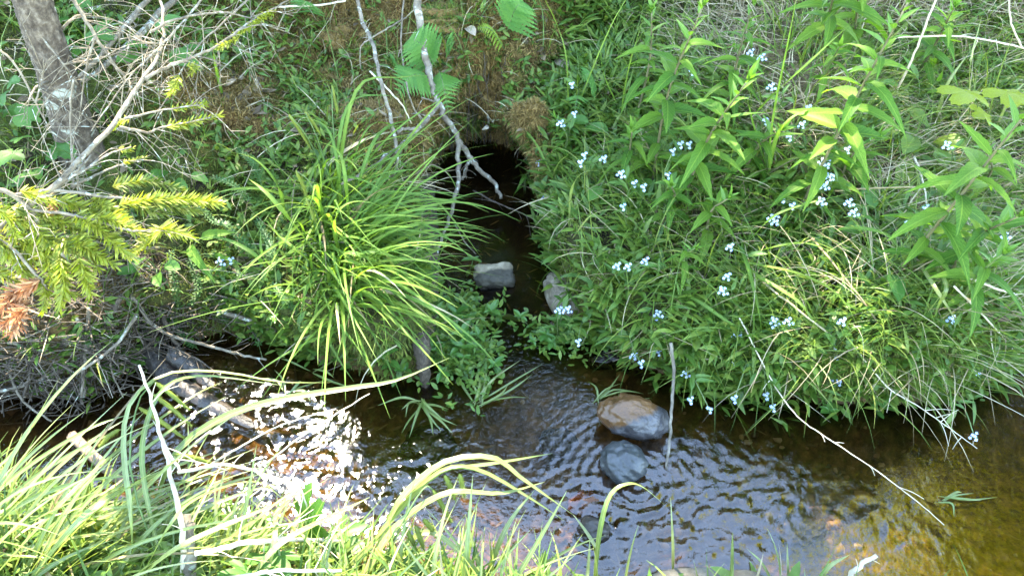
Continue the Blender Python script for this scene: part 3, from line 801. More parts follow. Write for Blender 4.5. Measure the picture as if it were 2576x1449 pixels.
cover('trailing_herbs', 'narrow leaved herbs tumbling down the low right bank', 'ground cover', 5200, lambda c: (dgrid(c) > -0.01) * (dgrid(c) < 0.42) * far_(c) * (c[:, 0] > 0.10) * (0.2 + 1.5 * sstep(-.15, .2, fbm(c[:, 0], c[:, 1], 5, 3, 151))),
      M_COVER_I, (0.025, 0.06), (0.4, 1.4), (0.2, 0.9), (0.006, 0.012), 4, 'leaf', 3, 0.014, 0.016, 0.5)
cover('drooping_grass', 'fine green grass drooping down the low right bank', 'grass', 1900, lambda c: (dgrid(c) > 0.015) * (dgrid(c) < 0.5) * far_(c) * sstep(.12, .4, c[:, 0]),
      M_GRASS_I, (0.10, 0.24), (0.3, 1.0), (0.7, 1.5), (0.0016, 0.0034), 7, 'grass', 1, 0, 0.0, 0.85, 0.6)
cover('leaf_litter', 'brown dead leaves and needles on the upper bank', 'leaf litter', 2600, lambda c: (dgrid(c) > 0.08) * far_(c) * (.25 + zone(c, zb) + zone(c, zr)),
      M_LITTER_I, (0.012, 0.045), (1.2, 1.7), (-.3, .4), (0.004, 0.022), 3, 'leaf', 1, 0, 0.003)
M_BEDLEAF = leaf_mat('bed_litter', [(0.05, 0.03, 0.012), (0.10, 0.065, 0.025), (0.17, 0.12, 0.05)], 0.1, 0.6, 'island')
cover('sunken_litter', 'dead leaf bits and stalks lying on the stream bed', 'leaf litter', 1300, lambda c: (dgrid(c) < -0.01) * (.6 + .4 * (c[:, 1] > 0.85)),
      M_BEDLEAF, (0.01, 0.04), (1.35, 1.6), (-.2, .3), (0.0012, 0.006), 3, 'leaf', 1, 0, 0.004)
# a loose mat of creeping water herbs between the sedge and the pale stones
q = rng.normal(0, 1, (420, 2)) * (42, 62) + (1160, 850); q2 = rng.normal(0, 1, (110, 2)) * (50, 25) + (1420, 840)
P = np.array([at_z(u, v, 0.004) for u, v in np.concatenate([q, q2])]); P = P[Hf(P[:, 0], P[:, 1]) < 0.02]
P = np.repeat(P, 4, 0) + rng.normal(0, .008, (len(P) * 4, 3)) * (1, 1, .6); P[:, 2] = np.abs(P[:, 2] - .004) + .004; k = len(P)
V, Q = blade_field(rng, P, rng.uniform(0, 6.28, k), rng.uniform(.010, .024, k), rng.uniform(.7, 1.5, k), rng.uniform(0, .6, k), rng.uniform(.005, .010, k), 3, 'leaf')
tag(obj('water_herbs', np_mesh('water_herbs', V, Q, [M_COVER_I])), 'loose mat of creeping herbs on the water between sedge and stones', 'water herbs', None, 'stuff')
# roots and rootlets fringing the hole
P, Nn = submesh_points(150, lambda c: (dgrid(c) > 0.0) * (dgrid(c) < 0.09) * far_(c) * np.exp(-(((c[:, 0] - HEAD[0]) / .16) ** 2 + ((c[:, 1] - HEAD[1]) / .13) ** 2)))
mb = MB()
for p, q in zip(P, Nn):
    L = rnd.uniform(.03, .10); b_ = np.array([rnd.gauss(0, .25), -.35 + rnd.gauss(0, .2), 0])
    mb.tube(spline([p - q * .006, p + q * .010 + b_ * L * .4 + (0, 0, -.3 * L), p + q * .008 + b_ * L * .7 + (rnd.gauss(0, .008), 0, -L)], 6), [rnd.uniform(.0008, .0022), .0005], 4, cap=False)
tag(obj('hanging_roots', mb.mesh('hanging_roots', M_TWIG_D)), 'fine roots hanging round the dark hole in the bank', 'roots', None, 'stuff')
# sunlit turf of the near bank
cover('near_turf', 'bright short turf on the near bank at the lower left', 'grass', 5200, lambda c: (dgrid(c) > 0.0) * near_f(c[:, 0], c[:, 1]) * (c[:, 1] > .2) * (c[:, 0] < .9) * (c[:, 0] > -1.3) * (1 - .93 * sstep(-.05, .18, c[:, 0])),
      M_GRASS_I, (0.05, 0.16), (0.1, 0.9), (0.3, 1.6), (0.0025, 0.006), 6, 'grass', 1, 0, 0, 0.3, 0.6)
cover('near_herbs', 'small round leaved herbs in the near bank turf', 'ground cover', 700, lambda c: (dgrid(c) > 0.0) * near_f(c[:, 0], c[:, 1]) * (c[:, 1] > .25) * (c[:, 0] < .5) * (c[:, 0] > -1.3),
      M_COVER_I, (0.02, 0.05), (0.5, 1.5), (0.1, 0.7), (0.008, 0.018), 3, 'leaf', 4, 0.016, 0.03)
# fine grey twigs of the debris heap
P, Nn = submesh_points(1500, lambda c: (dgrid(c) > -0.04) * far_(c) * np.exp(-(((c[:, 0] - DEB[0]) / .27) ** 2 + ((c[:, 1] - DEB[1] - 0.01) / .13) ** 2)))
mb = MB()
for p, q in zip(P, Nn):
    a = rnd.uniform(0, 6.28); L = rnd.uniform(0.04, 0.16); d = np.array((math.cos(a), math.sin(a) * .7, rnd.uniform(-.35, .35)))
    p = p + q * rnd.uniform(0.0, 0.03); k = np.array([rnd.gauss(0, .012) for _ in range(3)])
    mb.tube([p - d * L / 2, p + k, p + d * L / 2], [rnd.uniform(.0010, .0022), .0007], 4, cap=False)
tag(obj('twig_litter', mb.mesh('twig_litter', M_TWIG_D)), 'matted fine grey twigs of the debris heap at the left', 'twigs', None, 'stuff')
# ------------------------------------------------------------------ leaf shapes (1 long along +Y, midrib folded, tip drooping)
def leaf_shape(name, mt, prof, rows=8, fold=0.22, droop=0.35, wid=0.3, serr=0.0, wave=0.0, seed=0):
    rl = random.Random(seed); V = []; U = []; F = []
    for i in range(rows + 1):
        t = i / rows; hw = prof(t) * wid / 2
        if serr and 0 < i < rows: hw *= 1 + (serr if i % 2 else -serr)
        z = -droop * t * t; y = t * (1 - 0.12 * droop * t)
        wv = wave * rl.uniform(-1, 1)
        V += [(-hw, y, z + hw * fold * 2 + wv), (-hw * .5, y, z + hw * fold * .8), (0, y, z), (hw * .5, y, z + hw * fold * .8), (hw, y, z + hw * fold * 2 - wv)]
        U += [(0.5 + k * 0.25 * max(.15, prof(t)), t) for k in (-2, -1, 0, 1, 2)]
    for i in range(rows):
        for k in range(4):
            a = i * 5 + k; F.append((a, a + 1, a + 6, a + 5))
    mb = MB(); mb.add(V, F, U); return mb.mesh(name, mt)
lanc = lambda t: max(0.03, math.sin(math.pi * t ** 0.62) ** 0.9)
ovat = lambda t: max(0.05, (4 * t * (1 - t)) ** 0.62 * (1.15 - .3 * t))
spat = lambda t: max(0.06, math.sin(math.pi * min(1, t ** 1.5 * .98 + .02)) ** .8 + .12 * (1 - t))

M_HERB = leaf_mat('tall_herb_leaf', [(0.05, 0.135, 0.016), (0.08, 0.175, 0.02), (0.12, 0.215, 0.028)], 0.5, 0.55, 'object', vein=0.35, spec=.22)
M_HERB_TIP = leaf_mat('young_herb_leaf', [(0.075, 0.17, 0.025), (0.11, 0.21, 0.035)], 0.4, 0.42, 'object', vein=0.3)
M_STEM = leaf_mat('green_stem', [(0.07, 0.12, 0.03), (0.10, 0.14, 0.045)], 0.05, 0.5, 'object')
M_STEM_R = leaf_mat('reddish_stem', [(0.10, 0.09, 0.045), (0.13, 0.12, 0.06)], 0.05, 0.5, 'object')
M_FMN = leaf_mat('forget_me_not_leaf', [(0.04, 0.105, 0.018), (0.07, 0.15, 0.026), (0.10, 0.18, 0.035)], 0.35, 0.45, 'object', vein=0.3)
M_WATERP = leaf_mat('water_plant_leaf', [(0.045, 0.13, 0.022), (0.075, 0.17, 0.03)], 0.35, 0.3, 'object', vein=0.3)
M_BROAD = leaf_mat('broad_leaf', [(0.05, 0.14, 0.02), (0.075, 0.18, 0.028)], 0.45, 0.5, 'object', vein=0.0)
M_MAPLE = leaf_mat('maple_leaf', [(0.22, 0.28, 0.015), (0.27, 0.31, 0.02)], 0.5, 0.5, 'object')
M_YLEAF = leaf_mat('yellow_green_rosette_leaf', [(0.09, 0.16, 0.02), (0.14, 0.20, 0.03)], 0.4, 0.4, 'object', vein=0.3)
M_FERN = leaf_mat('fern_pinna', [(0.065, 0.18, 0.03), (0.10, 0.23, 0.04)], 0.45, 0.6, 'object')
M_FERN_Y = leaf_mat('yellow_fern_pinna', [(0.15, 0.23, 0.02), (0.19, 0.27, 0.03)], 0.4, 0.5, 'object')
M_SEDGE = leaf_mat('sedge_blade', [(0.055, 0.135, 0.022), (0.09, 0.175, 0.028), (0.14, 0.215, 0.036)], 0.45, 0.5, 'object', stripe=5, spec=0.25)
M_SEDGE_N = leaf_mat('near_sedge_blade', [(0.075, 0.14, 0.025), (0.13, 0.19, 0.045), (0.23, 0.26, 0.10)], 0.4, 0.34, 'object', stripe=5, spec=0.6)
M_SPIKE = leaf_mat('sedge_spike', [(0.12, 0.16, 0.02), (0.17, 0.20, 0.03)], 0.3, 0.6, 'object')
M_NEEDLE = leaf_mat('young_spruce_needles', [(0.17, 0.22, 0.02), (0.25, 0.28, 0.03), (0.33, 0.33, 0.06)], 0.4, 0.45, 'island', tcol=(1.4, 1.35, .4))
M_NEEDLE_O = leaf_mat('older_spruce_needles', [(0.09, 0.14, 0.02), (0.15, 0.19, 0.03), (0.22, 0.22, 0.05)], 0.35, 0.5, 'island', tcol=(1.4, 1.35, .5))
M_NEEDLE_B = leaf_mat('dead_brown_needles', [(0.26, 0.09, 0.03), (0.42, 0.19, 0.08), (0.5, 0.28, 0.14)], 0.3, 0.6, 'island', tcol=(1.2, 1, .7))

LV_HERB = [leaf_shape('leaf', M_HERB, lanc, 10, 0.10 + .05 * (i % 5), 0.12 + 0.12 * (i * 3 % 8), 0.23 + .035 * (i % 4), 0.05, 0.012, i) for i in range(8)]
LV_TIP = [leaf_shape('leaf', M_HERB_TIP, lanc, 8, 0.22, 0.08 + 0.08 * i, 0.24, 0.04, 0.004, i) for i in range(3)]
LV_FMN = [leaf_shape('leaf', M_FMN, (lanc, spat, ovat)[i % 3], 6, 0.18, 0.2 + .1 * i, (0.24, 0.26, 0.36)[i % 3], 0, 0.004, i) for i in range(4)]
LV_WAT = [leaf_shape('leaf', M_WATERP, ovat, 6, 0.15, 0.1 + .14 * i, 0.46, 0, 0.004, i) for i in range(3)]
LV_OVAL = [leaf_shape('leaf', M_YLEAF, spat, 7, 0.14, 0.15 + .15 * i, 0.58, 0, 0.01, i) for i in range(3)]
LV_OVALG = [leaf_shape('leaf', M_BROAD, ovat, 7, 0.14, 0.12 + .15 * i, 0.56, 0, 0.01, i) for i in range(3)]
PINNA = [leaf_shape('pinna', M_FERN, lambda t: max(.04, (1 - t) ** .75 * (.55 + .45 * min(1, t * 6))), 14, 0.12, 0.12 + .15 * i, 0.26, 0.30, 0.004, i) for i in range(2)]
PINNA_Y = [leaf_shape('pinna', M_FERN_Y, lambda t: max(.04, (1 - t) ** .75 * (.55 + .45 * min(1, t * 6))), 14, 0.12, 0.2, 0.26, 0.30, 0.004, 3)]

def lobed_leaf(name, mt, lobes=5, depth=0.45, teeth=0.07, droop=0.25, seed=0, n=90):
    """a palmately lobed leaf; the stalk joins at the origin, the middle lobe points along +Y"""
    rl = random.Random(seed); V = [(0, 0, 0)]; F = []; U = [(.5, .5)]
    rings = 4
    for j in range(1, rings + 1):
        f = j / rings
        for i in range(n):
            a = math.pi * 2 * i / n; th = a - math.pi
            lob = abs(math.cos(lobes * th / 2.0)) if lobes % 2 else abs(math.cos(lobes * th / 2))
            r = (1 - depth) + depth * lob ** 0.8
            r *= 0.72 + 0.28 * math.cos(th) if abs(th) < 2.6 else (0.72 + 0.28 * math.cos(th)) * (0.35 + .65 * (math.pi - abs(th)) / (math.pi - 2.6) * 0 + .12)
            if j == rings: r *= 1 + teeth * (1 if i % 3 == 0 else -.6) * rl.uniform(.6, 1.2)
            r = r * (0.92 if j == rings else 1)
            x = math.sin(th) * r * f; y = math.cos(th) * r * f + 0.0
            z = -droop * (r * f) ** 2 * (0.6 + .5 * math.sin(th * 3 + seed)) + 0.035 * abs(math.sin(lobes * th / 2)) * f
            V.append((x * .62, y * .62, z * .62)); U.append((0.5 + x * .3, y))
    for i in range(n):
        F.append((0, 1 + i, 1 + (i + 1) % n))
        for j in range(rings - 1):
            a = 1 + j * n; F.append((a + i, a + n + i, a + n + (i + 1) % n, a + (i + 1) % n))
    mb = MB(); mb.add(V, F, U); return mb.mesh(name, mt)
LB_GREEN = [lobed_leaf('leaf', M_BROAD, 5, 0.38, 0.05, 0.25 + .1 * i, i) for i in range(3)]
LB_MAPLE = [lobed_leaf('leaf', M_MAPLE, 5, 0.48, 0.06, 0.2 + .1 * i, i + 5) for i in range(2)]
LB_DEEP = [lobed_leaf('leaf', M_BROAD, 7, 0.62, 0.05, 0.2 + .1 * i, i + 9) for i in range(2)]

def bez(a, b, bulge=(0, 0, 0), n=8):
    a, b = np.asarray(a, float), np.asarray(b, float)
    return spline([a, (a + b) / 2 + np.asarray(bulge), b], n)

def stem_part(P, r, mt, root, o, name='stem', sides=5):
    mb = MB(); mb.tube(P, r, sides); return obj(name, mb.mesh(name, mt, o), root)

# ------------------------------------------------------------------ tall leafy herbs of the right bank
def tall_herb(base, tip, lab, nleaf=20, L=0.10, hb=0.0, red=True, seed=0, bare=0.15, name='tall_leafy_herb', cat='herb'):
    rl = random.Random(seed)
    o = pt(*base, hb); e = pt(*tip)
    t = thing(name, o, lab, cat, 'tall leafy herbs on the right bank')
    nleaf = int(nleaf * 1.3); L *= .86
    P = bez(o - (0, 0, 0.02), e, (rl.uniform(-.02, .02), rl.uniform(-.02, .02), 0.02), 12)
    stem_part(P, [0.0034, 0.0026, 0.0014], M_STEM_R if red else M_STEM, t, o)
    for i in range(nleaf):
        s = bare + (1 - bare) * (i + .5) / nleaf
        q = P[min(11, int(s * 11))] + (P[min(11, int(s * 11) + 1)] - P[min(11, int(s * 11))]) * (s * 11 % 1)
        az = i * 2.39996 + seed; up = 0.05 + 0.75 * max(0, s - .45) / .55
        k = L * (0.75 + .45 * math.sin(math.pi * min(1, s * 1.05) ** .9)) * (1 - .50 * max(0, s - .7) / .3) * rl.uniform(.62, 1.08)
        d = np.array((math.cos(az) * math.cos(up), math.sin(az) * math.cos(up), math.sin(up) + .05)) + 0.5 * max(0, s - .6) * unit(P[-1] - P[0])
        obj('leaf', rl.choice(LV_TIP if s > .80 else LV_HERB), t, frame(q - o, d, (0, 0, 1), k, rl.uniform(-.35, .35)))
    for i in range(4):
        a = i * 1.57 + seed; d = unit(P[-1] - P[-3]) + 0.35 * np.array((math.cos(a), math.sin(a), 0))
        obj('leaf', rl.choice(LV_TIP), t, frame(P[-1] - o, d, (math.cos(a + 3.1), math.sin(a + 3.1), .4), L * rl.uniform(.42, .6)))
    return t
tall_herb((1640, 470), (1768, 18, .42), 'tall leafy herb standing nearest the dark hole, leftmost of the tall stems', 24, .088, seed=1)
tall_herb((1588, 330), (1640, 30, .30), 'shorter leafy herb behind the leftmost tall stem', 16, .075, seed=2)
tall_herb((1715, 505), (1880, 205, .36), 'tall leafy herb with a pale fresh tip in the middle of the right bank', 22, .095, seed=3)
tall_herb((1828, 300), (1894, 14, .30), 'leafy herb rising behind the pale fresh-tipped stem', 18, .085, seed=4)
tall_herb((2000, 545), (2284, 8, .50), 'longest brown-stemmed leafy herb leaning right across the upper bank', 28, .102, seed=5)
tall_herb((2045, 228), (2112, 118, .20), 'small pale-tipped leafy herb between the two longest stems', 10, .062, seed=6, red=False)
tall_herb((2250, 690), (2600, 262, .42), 'brown-stemmed leafy herb leaning out of the right edge', 22, .11, seed=7)
tall_herb((2375, 720), (2560, 545, .26), 'bushy leafy herb at the right edge above the shaded bank corner', 18, .09, seed=8)
tall_herb((2065, 110), (2110, -60, .34), 'large-leaved dark herb at the top edge of the right bank', 14, .12, seed=9)
tall_herb((2300, 200), (2400, 20, .30), 'leafy herb with dark stem at the upper right corner', 18, .085, seed=10)
tall_herb((2150, 130), (2165, -90, .30), 'broad-leaved herb cut off by the top edge right of centre', 12, .12, seed=12)
tall_herb((2400, 810), (2520, 640, .22), 'low leafy herb hanging over the dark water at the right edge', 14, .085, seed=13, red=False)
tall_herb((1735, 700), (1748, 625, .13), 'small bright leafy sprout low on the right bank', 11, .048, seed=14, red=False)
tall_herb((1410, 385), (1400, 300, .12), 'small ovate-leaved sprout at the left rim of the right bank', 9, .055, seed=15, red=False)
tall_herb((1320, 475), (1335, 430, .08), 'round-leaved sprout hanging at the mouth of the hole', 6, .05, seed=16, red=False)
tall_herb((1860, 440), (1960, 330, .18), 'mid-height leafy herb left of the longest brown stem', 13, .085, seed=17)
tall_herb((2110, 470), (2200, 350, .16), 'mid-height leafy herb right of the longest brown stem', 13, .08, seed=18)
tall_herb((1560, 470), (1590, 330, .18), 'soft leafy herb at the foot of the leftmost tall stem', 13, .075, seed=19)
tall_herb((1660, 560), (1690, 470, .14), 'low leafy herb below the leftmost tall stems', 12, .07, seed=20)
tall_herb((1780, 600), (1830, 500, .16), 'low leafy herb in the middle of the forget-me-nots', 12, .07, seed=21)
tall_herb((2440, 480), (2480, 380, .16), 'leafy herb below the maple seedling at the right edge', 10, .085, seed=22)

# ------------------------------------------------------------------ forget-me-nots
def floret_mesh():
    mb = MB()
    for k in range(5):
        a = k * 2 * math.pi / 5; c, s = math.cos(a), math.sin(a)
        pts = [(0, 0.08), (-.20, .26), (-.30, .58), (-.16, .82), (.16, .82), (.30, .58), (.20, .26)]
        V = [(x * c - y * s, x * s + y * c, 0.10 * y * y + .03 * abs(x)) for x, y in pts]
        mb.add(V, [(0, 1, 6), (1, 2, 5, 6), (2, 3, 4, 5)])
    V = [(.17 * math.cos(a), .17 * math.sin(a), .06) for a in [i * math.pi / 3 for i in range(6)]] + [(0, 0, .10)]
    mb.add(V, [(i, (i + 1) % 6, 6) for i in range(6)], mi=1)
    return mb.mesh('floret', [M_PETAL, M_EYE])
M_PETAL = leaf_mat('pale_blue_petal', [(0.33, 0.44, 0.72), (0.44, 0.54, 0.78), (0.58, 0.65, 0.82)], 0.25, 0.6, 'object', tcol=(1.1, 1.1, 1.1), noise=.05)
M_EYE = bpy.data.materials.new('yellow_eye'); M_EYE.use_nodes = True
M_EYE.node_tree.nodes['Principled BSDF'].inputs['Base Color'].default_value = (0.7, 0.5, 0.08, 1)
FLORET = floret_mesh()
def bud_mesh():
    mb = MB()
    for k in range(6):
        a = k * 1.1; p = np.array((.004 * math.cos(a), .004 * math.sin(a), -.002 + .0012 * k))
        mb.tube([p * .2 - (0, 0, .006), p - (0, 0, .001), p + (0, 0, .002)], [.0006, .0015, .0005], 5)
    return mb.mesh('flower_head', M_STEM)
BUDS = bud_mesh()

def forget_me_not(heads, lab, base=None, h=0.09, seed=0, n=7, leaves=5):
    rl = random.Random(seed * 13 + 5)
    u, v = heads[0][:2]
    o = pt(*(base or (u + rl.uniform(-30, 30), v + rl.uniform(45, 85))), 0, False)
    h += .02; t = thing('forget_me_not', o, lab, 'forget-me-not', 'forget-me-nots on the brook bank')
    for k, hd in enumerate(heads):
        hu, hv = hd[:2]; nn = hd[2] if len(hd) > 2 else n
        e = pt(hu, hv, h)
        P = bez(o - (0, 0, .01), e, (rl.uniform(-.02, .02), rl.uniform(-.02, .01), .025), 9)
        stem_part(P, [.0016, .0010], M_STEM, t, o)
        N_ = unit(CAM - e + np.array((rl.uniform(-.5, .5), rl.uniform(-.3, .3), 0.9)))
        hM = frame(e - o, np.cross(N_, (1, 0, .1)), N_)
        hobj = obj('flower_head', BUDS, t, hM)
        nn = max(3, int(nn * .8))
        for i in range(nn):
            if i == 0 and nn > 3: x, y = 0, 0
            else:
                a = i * 2.4; rr = .0037 * math.sqrt(i + .3) * (1.0 if nn < 8 else .95); x, y = rr * math.cos(a), rr * math.sin(a)
            d = np.array((x * 40, y * 40, 1.0)) + np.array((rl.uniform(-.25, .25), rl.uniform(-.25, .25), 0))
            obj('floret', FLORET, hobj, frame((x, y, .002 - (x * x + y * y) * 45 + rl.uniform(0, .002)), np.cross(unit(d), (1, rl.uniform(-.6, .6), .1)), unit(d), .0038 * rl.uniform(.85, 1.12)))
        for i in range(leaves):
            s = .08 + .8 * i / leaves; q = P[int(s * 8)]; a = i * 2.2 + seed
            d = np.array((math.cos(a), math.sin(a), .35)) + unit(P[-1] - P[0]) * .6
            obj('leaf', rl.choice(LV_FMN), t, frame(q - o, d, (0, 0, 1), rl.uniform(.03, .052) * (1 - .3 * s), rl.uniform(-.4, .4)))
    return t
FM = [
 ([(1438, 215, 6)], 'single pale blue forget-me-not highest on the rim above the hole'),
 ([(1445, 289, 5), (1411, 312, 8)], 'forget-me-not with two heads beside the ovate-leaved sprout'),
 ([(1354, 412, 6)], 'flat forget-me-not head leaning over the mouth of the hole'),
 ([(1470, 393, 6), (1460, 412, 5)], 'forget-me-not with two touching heads inside the left rim of the right bank'),
 ([(1519, 401, 7)], 'forget-me-not head on its own right of the two touching heads'),
 ([(1562, 439, 8)], 'forget-me-not at the foot of the leftmost tall stems'),
 ([(1596, 464, 5), (1619, 473, 6)], 'forget-me-not pair just below the foot of the leftmost tall stems'),
 ([(1680, 443, 5), (1692, 383, 6)], 'forget-me-not pair between the two leftmost tall stems'),
 ([(1712, 366, 6), (1733, 366, 6)], 'forget-me-not pair tucked beneath the broad leaves of the fresh-tipped herb'),
 ([(1740, 183, 6)], 'forget-me-not left of the fresh pale tip'),
 ([(1890, 133, 7), (1917, 146, 8)], 'tallest forget-me-not pair above the fresh pale tip'),
 ([(1940, 220, 8)], 'forget-me-not head touching the fresh pale tip on its right'),
 ([(1925, 307, 6)], 'forget-me-not hidden below the right leaves of the fresh-tipped herb'),
 ([(2019, 315, 7)], 'forget-me-not left of the longest brown stem, half way up'),
 ([(1986, 347, 4)], 'small forget-me-not head with few flowers left of the longest brown stem'),
 ([(2034, 274, 5)], 'forget-me-not on the straw above the arching grass blade'),
 ([(2132, 379, 5)], 'forget-me-not right of the longest brown stem near its middle'),
 ([(2384, 368, 9)], 'forget-me-not beside the yellow-green rosette'),
 ([(2074, 410, 14), (2086, 447, 13), (2074, 470, 9)], 'biggest forget-me-not, three crowded white-blue heads in a column'),
 ([(1372, 498, 7)], 'forget-me-not on the bright moss edge beside the dark channel'),
 ([(1567, 522, 6)], 'forget-me-not in the upper middle of the low moss slope'),
 ([(1554, 670, 7), (1581, 672, 7)], 'twin forget-me-not heads level with the square stone'),
 ([(1625, 658, 7)], 'forget-me-not close right of the twin heads'),
 ([(1656, 792, 11)], 'dense forget-me-not head right of the tan stone'),
 ([(1407, 781, 8), (1428, 779, 8)], 'white forget-me-not pair in front of the tan stone'),
 ([(1969, 502, 4), (1993, 520, 5)], 'small forget-me-not pair below the longest brown stem'),
 ([(1946, 552, 14)], 'broad white-blue forget-me-not head in the middle of the right bank'),
 ([(2067, 509, 9)], 'forget-me-not just below the three-headed column'),
 ([(2136, 511, 8), (2148, 536, 8)], 'forget-me-not with two stacked heads right of the three-headed column'),
 ([(2329, 526, 5), (2286, 564, 4)], 'whitish forget-me-not pair beside the brown stem at the right'),
 ([(2529, 595, 11)], 'forget-me-not at the far right edge among broad leaves'),
 ([(1838, 623, 7)], 'forget-me-not at the left end of the long arching blades'),
 ([(1831, 697, 7), (1819, 734, 9)], 'forget-me-not with one head above the other in the lower middle of the bank'),
 ([(1849, 843, 8), (1862, 842, 6)], 'forget-me-not with a wide head low on the bank left of the broad blade'),
 ([(1949, 811, 10), (1983, 809, 8)], 'forget-me-not pair right of the broad hanging blade'),
 ([(2120, 810, 7)], 'forget-me-not head against the dark mossy slope'),
 ([(2394, 804, 7)], 'forget-me-not above the bright moss at the right'),
]
for i, (hd, lab) in enumerate(FM): forget_me_not(hd, lab, seed=i, h=.085 if hd[0][1] > 450 else .12)
FM2 = [
 ([(2098, 871, 6), (2112, 895, 10)], (2085, 800), 'forget-me-not leaning to the water with a small and a big head'),
 ([(1968, 880, 5)], (1955, 820), 'forget-me-not seen from the side right of the broad hanging blade'),
 ([(1854, 909, 10)], (1850, 840), 'forget-me-not at the lip of the bank above the upright dead stalk'),
 ([(2301, 905, 9), (2295, 933, 9)], (2270, 820), 'forget-me-not with two heads over the mossy corner of the right bank'),
 ([(2104, 955, 14)], (2080, 850), 'large forget-me-not head hanging over the dark water edge'),
 ([(2452, 935, 8)], (2420, 860), 'forget-me-not low at the right edge above the dark water'),
 ([(1725, 941, 8)], (1720, 860), 'forget-me-not beside the top of the upright dead stalk'),
 ([(1737, 1008, 6), (1785, 1030, 4)], (1720, 900), 'forget-me-not trailing low over the water right of the two-toned stone'),
 ([(1847, 1005, 5), (1927, 997, 5), (1945, 1027, 5)], (1880, 880), 'three faded forget-me-not heads hanging in the shade over the water'),
 ([(2452, 1098, 7)], (2300, 960), 'forget-me-not caught on the tip of the long bleached stem'),
 ([(1596, 897, 7), (1612, 916, 6)], (1600, 830), 'forget-me-not drooping to the water at the left lip of the right bank'),
 ([(1656, 888, 6)], (1650, 820), 'forget-me-not at the water lip below the dense head'),
 ([(1454, 862, 5)], (1480, 800), 'budding forget-me-not trailing among the water plants'),
 ([(555, 659, 9), (580, 656, 6)], (560, 740), 'only forget-me-not on the left bank, beside the sedge'),
]
for i, (hd, bs, lab) in enumerate(FM2): forget_me_not(hd, lab, bs, .05, 60 + i)

# ------------------------------------------------------------------ small plants standing in the water
def water_plant(u, v, size, lab, seed, tiers=3, cat='water plant', h=.0):
    rl = random.Random(seed); o = pt(u, v, 0.0) - (0, 0, .01)
    t = thing('water_plant', o, lab, cat, 'small plants in the shallow water')
    e = o + np.array((rl.uniform(-.035, .035), rl.uniform(-.035, .02), .018 + size * .4))
    P = bez(o - (0, 0, .02), e, (.004, 0, 0), 6); stem_part(P, [.0018, .0014], M_STEM, t, o)
    for k in range(tiers):
        q = P[min(5, 2 + k * 3 // max(1, tiers - 1))] if tiers > 1 else P[-1]
        for j in range(4 if k == tiers - 1 else 2):
            a = rl.uniform(0, 1.4) + k * 1.57 + j * (math.pi if k < tiers - 1 else math.pi / 2); up = rl.uniform(-.1, .5) + .2 * k
            d = np.array((math.cos(a), math.sin(a), up))
            obj('leaf', rl.choice(LV_WAT), t, frame(q - o, d, (0, 0, 1), rl.choice((.75, 1.0, 1.2)) * size * rl.uniform(.75, 1.1) * (1 - .12 * k), rl.uniform(-.2, .2)))
for i, a in enumerate([(1187, 785, .034, 'water plant below the square stone, near the sedge'), (1272, 785, .034, 'water plant alone in the dark channel below the square stone'),
        (1170, 668, .026, 'thin water plant touching the left side of the square stone'), (1342, 820, .024, 'small water plant in the open water left of the submerged pale stone'),
        (1382, 832, .030, 'water plant on the left of the submerged pale stone'), (1434, 836, .032, 'water plant just in front of the tan stone'),
        (1004, 900, .042, 'largest water plant, left of the rotten post'), (1162, 858, .036, 'water plant in the thick of the patch by the post'),
        (1189, 898, .036, 'water plant at the lower end of the patch by the post'), (1238, 903, .034, 'water plant at the right end of the patch above the floating grass'),
        (1094, 872, .026, 'water plant hard against the right of the rotten post'), (1124, 815, .028, 'water plant at the top of the patch under the sedge tips'),
        (1150, 830, .030, 'water plant under the longest drooping sedge blades'), (1210, 842, .028, 'water plant at the middle right of the patch by the post'),
        (1502, 832, .030, 'water plant leaning from the right bank under the tan stone'), (1128, 900, .026, 'low water plant at the lower left of the patch by the post'),
        (1085, 765, .022, 'tiny water plant deep among the sedge bases at the channel'), (985, 925, .028, 'water plant in front of the largest one'),
        (720, 790, .024, 'small water plant on the mud by the pale stick'), (680, 800, .022, 'tiny water plant left of the other one by the pale stick'), (1320, 850, .020, 'half-drowned small water plant in mid channel'),
        (2090, 1020, .034, 'water plant hanging at the shaded foot of the right bank'), (2180, 1020, .028, 'smaller water plant right of the hanging one under the bank'), (2440, 975, .034, 'water plant at the dark right end of the bank foot'),
        (1100, 835, .030, 'water plant right of the rotten post top'), (1140, 870, .032, 'water plant crowded into the left of the patch by the post'), (1205, 870, .030, 'water plant crowded into the right of the patch by the post'), (1175, 925, .030, 'water plant where the floating grass begins'), (1065, 900, .030, 'water plant touching the front of the rotten post'),
        (1110, 930, .026, 'water plant in front of the patch by the post'), (1150, 800, .028, 'water plant half covered by sedge tips at the channel'), (1480, 845, .028, 'water plant between the tan stone and the right bank'), (1405, 855, .024, 'lowest water plant near the submerged pale stone')]):
    water_plant(*a[:3], a[3], 200 + i, 3 if a[2] > .026 else 2)

# ------------------------------------------------------------------ sedge blades
def blade_part(P, wid, mt, root, o, roll=0.0, name='leaf', shape='grass'):
    V, F, U = ribbon_geo(P, wid, roll, .16, shape)
    mb = MB(); mb.add(V, F, U); return obj(name, mb.mesh(name, mt, o), root)

def arc(o, az, L, lean, droop, n=11, curl=0.0, pw=1.3):
    P = [np.asarray(o, float)]
    for i in range(1, n):
        s = i / (n - 1); th = lean + droop * s ** pw; a = az + curl * s
        P.append(P[-1] + np.array((math.sin(th) * math.cos(a), math.sin(th) * math.sin(a), math.cos(th))) * L / (n - 1))
    return P

def clear_ground(P, mn=0.006):
    return [np.array((p[0], p[1], max(p[2], max(float(Hf(p[0], p[1])), 0) + mn))) if i else p for i, p in enumerate(P)]

